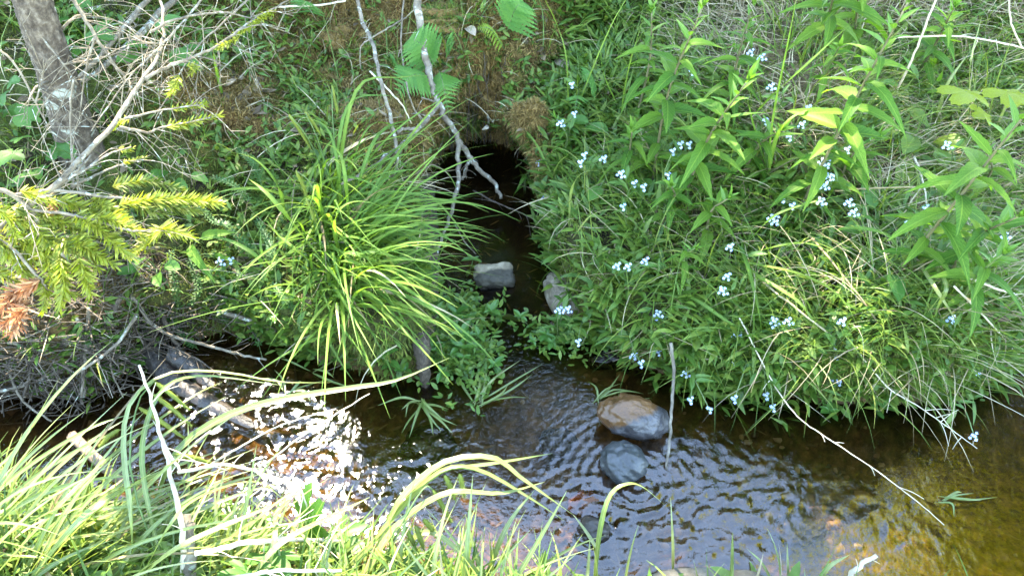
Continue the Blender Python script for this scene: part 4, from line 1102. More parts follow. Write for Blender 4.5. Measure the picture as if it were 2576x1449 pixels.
def spike(A, B, r, root, o, seed=0, mt=None):
    """a sedge spike bristling with awns"""
    rl = random.Random(seed); mb = MB(); n = 9; P = bez(A, B, (0, 0, .004), n); L = np.linalg.norm(np.asarray(B) - A)
    mb.tube(P, [r * x for x in (.45, .85, 1, 1, 1, .95, .85, .6, .25)], 7)
    ax = unit(np.asarray(B, float) - A)
    for i in range(int(150)):
        s = rl.random(); p = P[int(s * 8)] + (P[min(8, int(s * 8) + 1)] - P[int(s * 8)]) * (s * 8 % 1)
        d = unit(np.cross(ax, unit([rl.gauss(0, 1) for _ in range(3)]))); rr = r * (1 if .1 < s < .85 else .6)
        tip = p + d * (rr + r * .85) + ax * r * .9; sd = np.cross(d, ax) * r * .14
        mb.add([p + d * rr * .8 - sd, p + d * rr * .8 + sd, tip], [(0, 1, 2)])
    return obj('spike', mb.mesh('spike', mt or M_SPIKE, o), root)

# the big tussock on the left spit
def tussock(lab, name, centre, cloud, nb, Lr, wr, az0, azs, lean, droop, hero, mt, seed, spikes=(), group='sedge tussocks', stuff=0):
    rl = random.Random(seed); o = pt(*centre, 0, False)
    t = thing(name, o, lab, 'sedge', group)
    for i in range(nb):
        u, v = rl.choice(cloud); b = pt(u + rl.gauss(0, 28), v + rl.gauss(0, 28), 0, False) - (0, 0, .01)
        P = clear_ground(arc(b, az0 + rl.gauss(0, azs), rl.uniform(*Lr), rl.uniform(*lean), rl.uniform(*droop), 11, rl.uniform(-.5, .5)))
        blade_part(P, rl.uniform(*wr), M_STRAW if rl.random() < .06 else mt, t, o, rl.uniform(-.7, .7))
    for hp, wd in hero:
        blade_part(path(hp, 16), wd, mt, t, o, rl.uniform(-.4, .4))
    for k, (a, b, culm) in enumerate(spikes):
        A, B = pt(*a), pt(*b); spike(A, B, .0030, t, o, seed + k)
        if culm: stem_part(spline([pt(*culm), (pt(*culm) + A) / 2 + (0, 0, .05), A], 8), [.0016, .0009], M_STEM, t, o, 'culm')
    if stuff:
        b = np.array([pt(*(np.array(rl.choice(cloud)) + np.array((rl.gauss(0, 35), rl.gauss(0, 35)))), 0, False) for _ in range(stuff)])
        V, Q = blade_field(rng, b - (0, 0, .01), az0 + rng.normal(0, azs * 1.2, stuff), rng.uniform(Lr[0] * .5, Lr[1] * .8, stuff), rng.uniform(*lean, stuff), rng.uniform(*droop, stuff), rng.uniform(wr[0] * .6, wr[1] * .8, stuff), 8, 'grass', .7, rng.uniform(-.5, .5, stuff))
        f = obj('inner_blades', np_mesh('inner_blades', V - o, Q, [mt]), t); f['kind'] = 'stuff'
    return t
HERO = [([(880, 560, .0), (905, 450, .14), (960, 330, .20), (1060, 300, .20), (1170, 297, .16)], .008), ([(860, 560, .0), (850, 420, .16), (820, 320, .2), (740, 290, .2)], .007),
        ([(870, 560, .0), (880, 430, .15), (930, 385, .18), (1050, 395, .17), (1100, 440, .12)], .007), ([(850, 560, 0), (860, 380, .18), (905, 215, .26), (1010, 195, .26), (1090, 190, .24)], .008),
        ([(900, 620, 0), (950, 470, .14), (1010, 455, .15), (1110, 520, .10), (1175, 600, .05)], .009), ([(900, 640, 0), (970, 545, .12), (1060, 560, .12), (1245, 580, .08)], .010),
        ([(910, 650, 0), (980, 500, .13), (1060, 480, .13), (1130, 540, .1), (1212, 650, .02)], .008), ([(880, 680, 0), (940, 560, .12), (1000, 545, .12), (1050, 640, .08)], .009),
        ([(800, 640, 0), (720, 540, .14), (665, 480, .17), (625, 450, .18)], .010), ([(830, 690, 0), (760, 640, .10), (700, 590, .13), (668, 552, .15)], .009),
        ([(850, 700, 0), (860, 640, .12), (930, 650, .13), (1060, 720, .09), (1190, 745, .03)], .010), ([(840, 720, 0), (850, 660, .12), (920, 670, .12), (1050, 740, .07), (1130, 850, .02)], .010),
        ([(850, 740, 0), (880, 690, .10), (970, 740, .10), (1080, 830, .05), (1160, 860, .02)], .010), ([(840, 760, 0), (850, 730, .08), (900, 790, .09), (960, 880, .05), (1010, 1000, .015)], .010),
        ([(820, 760, 0), (800, 730, .06), (800, 800, .08), (850, 900, .05), (890, 960, .015)], .008), ([(810, 740, 0), (770, 720, .05), (760, 790, .06), (720, 830, .03)], .007),
        ([(870, 720, 0), (900, 640, .13), (1010, 650, .13), (1120, 700, .07)], .009), ([(860, 660, 0), (840, 560, .15), (880, 510, .18), (960, 520, .18), (1060, 590, .14)], .009),
        ([(870, 760, 0), (920, 740, .08), (1010, 810, .07), (1085, 880, .03)], .009), ([(880, 600, 0), (870, 460, .16), (850, 380, .2), (780, 350, .21)], .008),
        ([(840, 780, 0), (870, 760, .07), (930, 860, .06), (1000, 940, .02)], .010), ([(900, 600, 0), (960, 480, .14), (1040, 420, .15), (1120, 430, .11), (1160, 500, .05)], .008),
        ([(870, 540, 0), (890, 400, .15), (940, 310, .18), (1020, 330, .17), (1090, 360, .14)], .008), ([(850, 540, 0), (850, 380, .18), (880, 260, .24), (960, 240, .25), (1050, 255, .22)], .008)]
SPK = [((727, 290, .2), (783, 377, .12), (850, 520, 0)), ((767, 283, .2), (807, 340, .14), (855, 530, 0)), ((835, 215, .22), (850, 290, .16), (860, 530, 0)), ((745, 430, .17), (775, 500, .1), (840, 600, 0)),
       ((872, 395, .17), (905, 440, .12), (870, 560, 0)), ((970, 640, .12), (1000, 690, .07), (880, 740, 0)), ((770, 500, .15), (793, 560, .1), (830, 640, 0)), ((880, 420, .15), (893, 480, .1), (868, 570, 0))]
tussock('big green sedge tussock spilling over the left spit into the channel', 'sedge_tussock', (860, 650), [(780, 560), (800, 620), (830, 680), (850, 560), (870, 640), (840, 740), (880, 720), (810, 500), (870, 500), (900, 620), (850, 780)], 180, (.20, .42), (.005, .0085),
        -0.6, .75, (.25, 1.0), (.7, 1.4), HERO, M_SEDGE, 3, SPK, stuff=200)

def grass_tuft(lab, paths, mt, wid, group, name='grass_tuft', rows=16, seed=0):
    rl = random.Random(seed); o = pt(*paths[0][0]); t = thing(name, o, lab, 'grass', group)
    for p in paths: blade_part(path(p, rows), wid * rl.uniform(.8, 1.2), mt, t, o, rl.uniform(-.5, .5))
    return t
GR = 'grass tufts on the right bank'
grass_tuft('tall upright grass tuft between the fresh-tipped herb and the longest brown stem', [[(1930, 450, 0), (1944, 300, .2), (1977, 133, .34), (2007, -20, .45)], [(1900, 285, .05), (1950, 233, .16), (2017, 173, .22), (2140, 60, .3)], [(1935, 440, 0), (1900, 330, .15), (1880, 250, .25)], [(1930, 450, 0), (1960, 330, .2), (2030, 278, .2), (2117, 273, .15)]], M_SEDGE, .008, GR, seed=1)
grass_tuft('broad hanging grass blades in the lower middle of the right bank', [[(1840, 610, 0), (1870, 640, .08), (1897, 730, .10), (1914, 816, .09), (1926, 930, .05)], [(1700, 730, 0), (1760, 760, .06), (1817, 800, .07), (1904, 860, .06), (1990, 965, .02)], [(1850, 650, 0), (1880, 660, .08), (2017, 690, .1), (2117, 750, .08), (2167, 843, .05)], [(1860, 655, 0), (1900, 690, .08), (2010, 760, .08), (2070, 850, .05)]], M_SEDGE, .009, GR, seed=2)
grass_tuft('long grass blades reaching right above the mossy slope', [[(1860, 640, 0), (1934, 553, .12), (2017, 516, .14), (2160, 482, .12)], [(1862, 645, 0), (1950, 620, .1), (2030, 612, .1), (2110, 640, .06)], [(2050, 620, 0), (2120, 575, .08), (2230, 590, .08), (2280, 660, .03)]], M_SEDGE, .008, GR, seed=3)
grass_tuft('yellowing grass blade hanging before the right corner of the bank', [[(2330, 640, 0), (2380, 715, .1), (2360, 770, .08), (2345, 820, .05)], [(2300, 640, 0), (2350, 720, .08), (2420, 830, .05), (2490, 960, .02)]], M_SEDGE_N, .008, GR, seed=4)
grass_tuft('fine grass tuft on the moss edge beside the dark channel', [[(1420, 560, 0), (1400, 480, .1), (1375, 470, .12), (1345, 560, .05)], [(1430, 570, 0), (1440, 470, .12), (1480, 430, .14), (1560, 440, .1)], [(1440, 600, 0), (1490, 540, .1), (1560, 530, .1), (1620, 570, .05)], [(1330, 440, 0), (1350, 490, .04), (1372, 540, .03)], [(1400, 580, 0), (1380, 500, .1), (1400, 420, .16), (1440, 380, .18)]], M_SEDGE_N, .0055, GR, seed=5)
grass_tuft('grass blades arching over the dark hole in front of the brown hummock', [[(1400, 465, 0), (1340, 350, .10), (1270, 290, .16), (1210, 250, .18)], [(1390, 460, 0), (1310, 370, .08), (1240, 315, .14), (1190, 310, .14), (1192, 370, .08)]], M_SEDGE, .005, GR, seed=6)
grass_tuft('tall thin grass tuft at the upper edge above the fern sprouts', [[(1430, 300, 0), (1425, 150, .14), (1400, 60, .2), (1360, -20, .3)], [(1560, 280, 0), (1520, 190, .12), (1510, 120, .18)], [(1440, 310, 0), (1480, 200, .12), (1540, 60, .25), (1600, -40, .32)], [(1560, 300, 0), (1580, 180, .14), (1620, 40, .26)]], M_SEDGE, .0055, GR, seed=7)
grass_tuft('grass tuft in the upper right corner behind the maple seedling', [[(2480, 330, 0), (2510, 200, .15), (2560, 60, .28)], [(2450, 330, 0), (2440, 180, .18), (2470, 40, .28)], [(2500, 340, 0), (2540, 250, .12), (2600, 190, .15)], [(2350, 330, 0), (2380, 220, .12), (2440, 130, .2)]], M_SEDGE_N, .007, GR, seed=8)
grass_tuft('grass blades on the shaded left bank above the debris', [[(560, 240, 0), (545, 180, .12), (535, 120, .2)], [(480, 640, 0), (560, 690, .06), (640, 700, .05), (680, 720, .03)], [(60, 600, 0), (20, 560, .1), (-40, 550, .1)]], M_SEDGE, .008, 'grass tufts on the left bank', seed=9)
grass_tuft('drooping grass left of the big sedge tussock', [[(700, 690, 0), (660, 640, .08), (655, 580, .1)], [(760, 760, 0), (700, 740, .06), (672, 800, .03)], [(690, 700, 0), (640, 640, .08), (560, 600, .1), (480, 600, .1)], [(720, 560, 0), (700, 470, .12), (640, 400, .18), (560, 380, .2)]], M_SEDGE, .0075, 'grass tufts on the left bank', seed=10)
# grass afloat on the water
def floating(lab, base, tips, wid, seed):
    rl = random.Random(seed); o = at_z(*base, .004); t = thing('floating_grass', o, lab, 'grass', 'grass trailing on the water')
    for (u, v) in tips:
        a = at_z(base[0] + rl.uniform(-12, 12), base[1] + rl.uniform(-10, 10), .003); b = at_z(u, v, .003); md = (a + b) / 2 + (rl.uniform(-.015, .015), rl.uniform(-.01, .01), rl.uniform(.0, .012))
        blade_part(spline([a, md, b], 9), wid * rl.uniform(.7, 1.2), M_SEDGE_N, t, o, rl.uniform(-.3, .3), 'leaf', 'leaf')
floating('sunlit grass strands trailing at the foot of the rotten post', (1060, 1010), [(1140, 1092), (1110, 1085), (1020, 1050), (1010, 1090), (1150, 1070), (1130, 1030), (950, 1020), (1030, 1100), (1090, 1095), (1010, 1030), (1120, 1060)], .006, 1)
floating('green grass strands fanned out on the water below the water plants', (1200, 1015), [(1270, 925), (1365, 915), (1340, 940), (1310, 905), (1240, 930), (1200, 940), (1280, 965), (1330, 1000), (1170, 960), (1150, 930), (1230, 905)], .005, 2)
floating('grass strands caught behind the two-toned stone', (1500, 1010), [(1560, 965), (1600, 985), (1620, 990), (1560, 940), (1480, 960), (1640, 1000)], .004, 3)
floating('pale grass strands drifting alone in the right-hand water', (2365, 1255), [(2510, 1250), (2450, 1240), (2400, 1300), (2420, 1238), (2470, 1258)], .005, 4)
floating('dim grass strands in the shaded water under the left bank', (720, 990), [(760, 960), (690, 930), (820, 955), (850, 990), (640, 950), (780, 1010)], .005, 5)
floating('grass strands hanging from the tussock into the shaded water', (780, 930), [(860, 890), (840, 950), (700, 900), (900, 980)], .005, 6)

# ------------------------------------------------------------------ ferns
def fern(lab, base, tip, n, wmax, seed, mesh=None, up=(0, -.2, 1), bul=.03):
    rl = random.Random(seed); mesh = mesh or PINNA; o, e = (at_y(p[0], p[1], p[3]) if len(p) > 3 else pt(p[0], p[1], p[2] + a) for p, a in ((base, .025), (tip, .05)))
    t = thing('fern', o, lab, 'fern', 'ferns on the mossy bank')
    P = bez(o, e, (0, -.01, bul), 12); stem_part(P, [.0014, .0006], M_STEM, t, o, 'rachis')
    ax = unit(e - o)
    for i in range(n):
        s = .12 + .86 * i / n; q = P[int(s * 11)] + (P[min(11, int(s * 11) + 1)] - P[int(s * 11)]) * (s * 11 % 1)
        w_ = 1.35 * wmax * (1 - s) ** .75 * (.75 + .5 * min(1, s * 4)) + .004
        for sg in (-1, 1):
            sd_ = unit(np.cross(ax, up)) * sg; d = sd_ + ax * .45 - np.array((0, 0, .15))
            obj('pinna', rl.choice(mesh), t, frame(q - o, d, up, (w_, w_, w_), rl.uniform(-.15, .15)))
fern('green fern frond above the leaning grey branch', (1098, 172, 0, 1.72), (1025, 100, 0, 1.72), 12, .05, 1, up=(0, -.7, .7))
fern('fern frond spreading left at the fork of the grey branch', (1078, 192, 0, 1.68), (998, 240, 0, 1.61), 10, .042, 2, up=(0, -.7, .7))
fern('fern frond hanging down right of the grey branch', (1105, 180, 0, 1.70), (1130, 295, 0, 1.62), 12, .034, 3, up=(0, -1, .4))
fern('fern frond at the top centre of the bank', (1275, 82, .04), (1322, 8, .09), 11, .05, 4, up=(0, -.7, .7))
fern('bright yellow-green narrow fern frond above the brown hummock', (1270, 125, .02), (1198, 72, .06), 11, .022, 5, PINNA_Y)
fern('small fern among the straw right of the brown hummock', (1500, 230, .01), (1460, 195, .05), 8, .035, 6)
fern('pale small fern below the straw fern', (1455, 250, .01), (1445, 285, .03), 6, .022, 7)
fern('small fern at the top edge left of centre', (790, 40, .01), (755, 20, .05), 8, .035, 8)
fern('tiny fern on the brown moss left of the grey branch', (1005, 190, .01), (985, 155, .03), 6, .02, 9)
fern('tiny fern right of the upper fern frond', (1130, 140, .01), (1135, 105, .03), 6, .025, 10)

# ------------------------------------------------------------------ broad lobed leaves: by the spruce, the maple seedling, the near bank
def leafy_plant(lab, name, cat, base, leaves, meshes, seed, mt=None, group=None):
    rl = random.Random(seed); o = pt(*base, 0, False) if len(base) == 2 else pt(*base); t = thing(name, o, lab, cat, group)
    for (u, v, h, s) in leaves:
        e = pt(u, v, h); P = bez(o, e, (0, 0, .02), 7); stem_part(P, [.0014, .001], mt or M_STEM, t, o, 'stalk')
        d = unit(e - o) * (1, 1, .2) + np.array((rl.uniform(-.3, .3), rl.uniform(-.4, .0), rl.uniform(-.1, .15)))
        nrm = unit(np.array((rl.uniform(-.3, .3), rl.uniform(-.65, -.2), 1)))
        obj('leaf', rl.choice(meshes), t, frame(e - o, d, nrm, s))
BL = 'broad lobed leaves round the spruce'
leafy_plant('lobed green leaves at the left foot of the spruce', 'broadleaf_plant', 'plant', (110, 400), [(75, 300, .08, .07), (140, 370, .06, .085), (30, 385, .08, .07), (60, 440, .05, .06), (55, 345, .06, .05), (95, 425, .05, .05)], LB_GREEN, 1, group=BL)
leafy_plant('lobed green leaves right of the spruce among dead twigs', 'broadleaf_plant', 'plant', (235, 140), [(235, 78, .08, .08), (165, 95, .08, .065), (205, 120, .05, .055), (255, 110, .05, .05)], LB_GREEN, 2, group=BL)
leafy_plant('lobed green leaves high behind the spruce trunk', 'broadleaf_plant', 'plant', (170, 70), [(150, 48, .07, .07), (130, 20, .08, .06), (190, 10, .08, .06), (110, 60, .05, .05)], LB_GREEN, 3, group=BL)
leafy_plant('lobed leaves at the left edge beside the spruce', 'broadleaf_plant', 'plant', (10, 290), [(5, 240, .08, .06), (25, 205, .08, .05), (-20, 280, .06, .06), (20, 275, .05, .05)], LB_GREEN, 4, group=BL)
leafy_plant('oval upright leaves between the lichen twigs', 'broadleaf_plant', 'plant', (400, 175), [(390, 85, .09, .075), (375, 120, .07, .06), (425, 140, .06, .075), (355, 140, .06, .065), (455, 130, .05, .055)], LV_OVALG, 5, group=BL)
leafy_plant('trifoliate leaves beneath the yellow needle tips', 'broadleaf_plant', 'plant', (410, 700), [(360, 650, .07, .05), (395, 690, .05, .045), (415, 665, .06, .045), (345, 675, .05, .04)], LV_OVALG, 6, group='leafy plants on the left bank')
leafy_plant('lance-leaved plant in the middle of the left bank', 'broadleaf_plant', 'plant', (480, 680), [(478, 620, .08, .08), (505, 600, .08, .07), (540, 640, .06, .05), (560, 648, .05, .04)], LV_HERB, 7, group='leafy plants on the left bank')
leafy_plant('heart-leaved plant under the branches at centre left', 'broadleaf_plant', 'plant', (430, 470), [(415, 430, .06, .055), (440, 455, .05, .045), (395, 445, .05, .045), (480, 440, .05, .04)], LV_OVALG, 8, group='leafy plants on the left bank')
leafy_plant('small pointed-leaved sprout on the brown moss left of the sedge', 'broadleaf_plant', 'plant', (640, 200), [(640, 130, .07, .035), (625, 150, .06, .03), (655, 155, .05, .03), (630, 175, .04, .03), (650, 185, .03, .03), (628, 195, .03, .025)], LV_FMN, 9, group='leafy plants on the left bank')
leafy_plant('maple seedling with two bright yellow-green lobed leaves', 'maple_seedling', 'seedling', (2465, 330), [(2430, 232, .22, .115), (2535, 232, .22, .12), (2475, 285, .14, .07)], LB_MAPLE, 10)
leafy_plant('yellow-green rosette of rounded leaves on the straw at the right', 'rosette_plant', 'plant', (2318, 400), [(2345, 360, .05, .075), (2370, 410, .03, .08), (2290, 410, .03, .07), (2300, 345, .06, .07), (2320, 430, .02, .06), (2265, 330, .05, .065), (2335, 320, .06, .06), (2355, 375, .06, .06)], LV_OVAL, 11)
leafy_plant('pale herb above the yellow-green rosette', 'rosette_plant', 'plant', (2300, 300), [(2260, 215, .07, .07), (2310, 200, .08, .07), (2330, 235, .06, .06), (2275, 270, .04, .06), (2355, 205, .08, .05)], LV_TIP, 12)
leafy_plant('heart-shaped leaves on the mossy slope at the right', 'broadleaf_plant', 'plant', (2190, 600), [(2200, 525, .05, .055), (2165, 570, .05, .05), (2085, 595, .04, .045), (2240, 690, .05, .06), (2140, 620, .03, .035)], LV_OVALG, 13)
leafy_plant('round leaf pair on the low moss slope', 'broadleaf_plant', 'plant', (1575, 400), [(1480, 310, .05, .05), (1530, 330, .05, .055), (1590, 440, .04, .06), (1620, 450, .04, .055), (1510, 470, .04, .05)], LV_OVALG, 14)
leafy_plant('yellowish three-part leaf in the middle of the low moss slope', 'broadleaf_plant', 'plant', (1625, 620), [(1610, 600, .03, .028), (1640, 600, .03, .028), (1625, 618, .03, .026)], LV_OVAL, 15)
leafy_plant('deeply cut leaves in the sunlit near turf', 'broadleaf_plant', 'plant', (760, 1420, .0), [(770, 1310, .11, .115), (845, 1350, .09, .10), (700, 1395, .08, .09), (620, 1440, .08, .08)], LB_DEEP, 16)
# ------------------------------------------------------------------ dead branches, twigs and needle sprays at the left
def poly_branch(lab, name, cat, stems, mt, group=None, twigs=0, twigL=(.05, .16), seed=0, side='branch', twig_mt=None, droop=-.2):
    """stems: list of (points, radius start, radius end); the first is the main stem"""
    rl = random.Random(seed); paths = [path(p, max(8, 5 * len(p))) for p, _, _ in stems]; o = paths[0][0]
    t = thing(name, o, lab, cat, group)
    for k, (P, (_, r0, r1)) in enumerate(zip(paths, stems)):
        nm = 'main_stem' if k == 0 else side
        rl2 = random.Random(seed + k)
        P = [p + (np.array([rl2.gauss(0, 1) for _ in range(3)]) * r0 * .22 if 0 < i < len(P) - 1 else 0) for i, p in enumerate(P)]
        mb = MB(); mb.tube(P, [r0, (r0 + r1) / 2, r1], 8 if r0 > .003 else 6, rough=.08, rr=rl2); obj(nm, mb.mesh(nm, mt, o), t)
        paths[k] = P
    for i in range(twigs):
        P = rl.choice(paths); s = rl.uniform(.08, .98); q = P[int(s * (len(P) - 1))]; ax = unit(P[min(len(P) - 1, int(s * (len(P) - 1)) + 1)] - P[max(0, int(s * (len(P) - 1)) - 1)])
        d = unit(np.cross(ax, unit([rl.gauss(0, 1) for _ in range(3)])) + ax * rl.uniform(.1, .9)); L = rl.uniform(*twigL)
        b = np.array([rl.gauss(0, .16) for _ in range(3)]) * L
        W = spline([q, q + d * L * .5 + b * .6, q + d * L + b + (0, 0, droop * L)], 7)
        mb = MB(); mb.tube(W, [.0010, .0005], 4, cap=False)
        if L > .08:
            for f in (3, 4, 5):
                dd = unit(np.cross(d, unit([rl.gauss(0, 1) for _ in range(3)])) + d * .6); l2 = L * rl.uniform(.2, .45)
                mb.tube([W[f], W[f] + dd * l2 * .5 + np.array([rl.gauss(0, .1) for _ in range(3)]) * l2, W[f] + dd * l2], [.0008, .0004], 4, cap=False)
        obj('twig', mb.mesh('twig', twig_mt or mt, o), t)
    return t, o
def spray(P, L, root, o, mt, seed, dens=1.0, r=.0013):
    """a young spruce shoot: a twig set all round with needles"""
    rl = random.Random(seed); mb = MB(); n = len(P); mb.tube(P, [r, r * .6], 5)
    ln = sum(np.linalg.norm(P[i + 1] - P[i]) for i in range(n - 1)); k = int(ln / .0009 * dens)
    for i in range(k):
        s = i / k * .98; j = min(n - 2, int(s * (n - 1))); q = P[j] + (P[j + 1] - P[j]) * (s * (n - 1) - j); ax = unit(P[j + 1] - P[j])
        a = i * 2.39996; u = unit(np.cross(ax, (0, 0, 1))); w_ = np.cross(u, ax)
        d = unit(u * math.cos(a) + w_ * math.sin(a) * .55 + ax * (.65 + .9 * max(0, s - .85) / .15) + np.array((0, 0, .10)))
        l_ = L * 1.3 * rl.uniform(.65, 1.15) * (1 - .25 * s); sd_ = unit(np.cross(d, [rl.gauss(0, 1) for _ in range(3)])) * .0019
        mb.add([q - sd_ * .6, q + sd_ * .6, q + d * l_ * .55 + sd_, q + d * l_, q + d * l_ * .55 - sd_], [(0, 1, 2, 4), (2, 3, 4)])
    return obj('needle_spray', mb.mesh('needle_spray', mt, o), root)

br, o = poly_branch('lichen-crusted dead spruce branch sweeping up from the left edge, yellow-green needles at its tips', 'spruce_branch', 'branch',
    [([(-140, 640, .12), (0, 575, .22), (133, 467, .28), (267, 333, .30), (360, 200, .30), (410, 100, .28), (405, -20, .26)], .0062, .0028),
     ([(360, 200, .30), (430, 165, .3), (500, 140, .30), (567, 103, .29), (640, 50, .28), (725, 2, .26)], .0036, .0018),
     ([(300, 320, .29), (373, 333, .27), (410, 320, .26), (550, 293, .24)], .003, .0014),
     ([(313, 300, .29), (400, 280, .27), (510, 263, .25)], .0024, .0012),
     ([(180, 470, .27), (283, 423, .25), (367, 397, .24)], .0028, .0012),
     ([(377, 82, .28), (443, 50, .3), (550, 32, .3), (617, 43, .28), (700, 75, .26)], .0028, .0012),
     ([(133, 467, .28), (210, 430, .3), (270, 390, .3), (330, 370, .28)], .0028, .0012),
     ([(-20, 600, .2), (60, 560, .24), (150, 470, .26), (230, 390, .26)], .004, .0015)], M_TWIG, None, 70, (.05, .17), 5)
for k, (a, L, mt) in enumerate([([(690, 28, .27), (650, 55, .28), (590, 90, .28)], .014, M_NEEDLE), ([(600, 95, .28), (570, 112, .29), (548, 122, .29)], .012, M_NEEDLE), ([(450, 190, .29), (440, 215, .28), (425, 242, .25)], .017, M_NEEDLE), ([(420, 320, .26), (480, 310, .25), (555, 290, .24)], .016, M_NEEDLE),
        ([(430, 275, .26), (480, 268, .25), (520, 262, .25)], .014, M_NEEDLE), ([(325, 300, .28), (300, 310, .27), (280, 325, .26)], .012, M_NEEDLE), ([(310, 412, .25), (340, 403, .24), (368, 396, .24)], .010, M_NEEDLE), ([(300, 372, .25), (315, 380, .24), (335, 372, .23)], .011, M_NEEDLE), ([(470, 165, .29), (490, 170, .28), (478, 190, .26)], .013, M_NEEDLE)]):
    spray(path(a, 8), L, br, o, mt, 40 + k, .75)
br, o = poly_branch('low spruce branch at the left edge with bright yellow-green sprays and browned tips', 'spruce_branch', 'branch',
    [([(-160, 450, .34), (33, 493, .38), (110, 583, .38), (160, 640, .36), (205, 700, .30)], .005, .002),
     ([(33, 493, .38), (150, 480, .40), (300, 500, .40), (433, 500, .38), (500, 508, .36)], .0036, .0014),
     ([(60, 525, .38), (200, 545, .40), (330, 580, .38), (400, 573, .36)], .003, .0012),
     ([(-120, 560, .32), (0, 600, .34), (100, 700, .33), (120, 735, .3)], .004, .0015),
     ([(-100, 640, .28), (-20, 690, .30), (40, 740, .30)], .004, .0015),
     ([(110, 583, .38), (180, 600, .37), (250, 610, .36), (300, 630, .33)], .003, .0012)], M_TWIG, None, 14, (.04, .10), 8)
SP = [([(300, 515, .40), (400, 500, .39), (480, 503, .37), (556, 512, .34)], .021, 0), ([(283, 470, .40), (370, 455, .39), (460, 478, .36)], .019, 0), ([(400, 573, .37), (440, 582, .36), (482, 596, .33)], .021, 0), ([(410, 575, .37), (380, 600, .35), (340, 636, .30)], .019, 0),
      ([(260, 590, .38), (300, 625, .36), (331, 648, .32)], .020, 0), ([(190, 540, .40), (240, 570, .39), (290, 600, .36)], .021, 0), ([(120, 590, .38), (180, 630, .37), (270, 655, .33)], .021, 0), ([(80, 560, .38), (130, 620, .37), (200, 680, .32)], .021, 0),
      ([(200, 650, .36), (215, 700, .33), (228, 748, .28)], .020, 0), ([(150, 650, .36), (160, 710, .33), (150, 775, .27)], .021, 0), ([(100, 690, .33), (115, 740, .3), (110, 785, .26)], .018, 0), ([(30, 520, .37), (80, 540, .37), (150, 570, .36)], .021, 0),
      ([(20, 560, .36), (60, 620, .36), (90, 670, .33)], .021, 0), ([(150, 500, .40), (200, 520, .40), (270, 545, .38)], .020, 0), ([(0, 610, .34), (40, 650, .34), (70, 700, .32)], .020, 0), ([(230, 500, .40), (270, 520, .40), (320, 550, .38)], .019, 0), ([(330, 505, .4), (370, 530, .38), (420, 540, .36)], .019, 0),
      ([(50, 480, .40), (110, 500, .40), (180, 515, .39)], .02, 0), ([(-20, 520, .36), (30, 550, .37), (90, 570, .36)], .02, 0), ([(110, 540, .38), (170, 565, .38), (235, 600, .36)], .021, 0), ([(60, 600, .37), (110, 640, .36), (160, 690, .32)], .021, 0),
      ([(-30, 600, .34), (20, 620, .35), (60, 640, .34)], .02, 0), ([(-40, 660, .33), (0, 690, .33), (50, 710, .31)], .02, 0), ([(240, 545, .40), (300, 560, .39), (360, 590, .36)], .02, 0), ([(160, 600, .38), (220, 625, .37), (290, 668, .33)], .02, 0), ([(120, 640, .36), (130, 700, .33), (190, 745, .28)], .02, 0), ([(380, 505, .39), (440, 520, .37), (500, 530, .35)], .02, 0),
      ([(60, 720, .32), (30, 745, .31), (60, 775, .29)], .022, 1), ([(20, 780, .30), (50, 800, .29), (30, 840, .28)], .022, 1),
      ([(100, 705, .33), (60, 730, .32), (5, 765, .30)], .020, 1), ([(75, 775, .30), (40, 790, .30), (-10, 835, .28)], .022, 1), ([(30, 740, .31), (10, 770, .31), (-20, 790, .3)], .020, 1), ([(150, 500, .39), (140, 515, .38), (125, 540, .36)], .013, 1), ([(-30, 560, .35), (-10, 600, .35), (10, 650, .33)], .02, 0), ([(200, 590, .38), (215, 620, .37), (250, 680, .32)], .02, 0)]
for k, (a, L, brown) in enumerate(SP): spray(path(a, 9), L, br, o, M_NEEDLE_B if brown else (M_NEEDLE_O if k % 5 == 1 else M_NEEDLE), 60 + k, (1.0, .85, 1.2)[k % 3])

TG = 'dead branches tangled round the spruce'
poly_branch('thin lichen twig crossing the spruce tangle from the top edge downward', 'dead_branch', 'branch', [([(175, -20, .34), (240, 93, .30), (307, 187, .24), (345, 240, .20)], .0040, .0018), ([(240, 93, .3), (213, 187, .24), (200, 300, .16)], .0026, .001)], M_TWIG, TG, 22, (.05, .15), 11)
poly_branch('short lichen-crusted twig crossing in front of the spruce trunk', 'dead_branch', 'branch', [([(80, 65, .3), (110, 103, .28), (160, 163, .26), (197, 213, .22)], .0026, .0012), ([(160, 163, .26), (260, 145, .24), (330, 120, .22)], .002, .001)], M_TWIG, TG, 16, (.05, .14), 12)
poly_branch('smooth grey branch leaning from the top edge to the spruce foot', 'dead_branch', 'branch', [([(385, -15, .10), (277, 113, .08), (195, 200, .05)], .0060, .004)], M_TWIG, TG, 14, (.05, .14), 13)
poly_branch('thicker grey branch behind the smooth one', 'dead_branch', 'branch', [([(450, -15, .06), (290, 147, .05), (200, 205, .03)], .0080, .005)], M_BRANCH, TG, 10, (.05, .12), 14)
poly_branch('thin upright twig hanging beside the spruce foot', 'dead_branch', 'branch', [([(185, 200, .3), (177, 283, .26), (182, 400, .2), (186, 470, .16)], .0022, .0012)], M_TWIG, TG, 12, (.04, .12), 15)
poly_branch('forked pale twig at the left of the spruce trunk', 'dead_branch', 'branch', [([(-10, 120, .3), (40, 165, .28), (90, 260, .24), (130, 330, .2), (180, 365, .15)], .0024, .001), ([(90, 260, .24), (105, 200, .26), (110, 150, .3)], .002, .001)], M_TWIG, TG, 16, (.05, .14), 16)
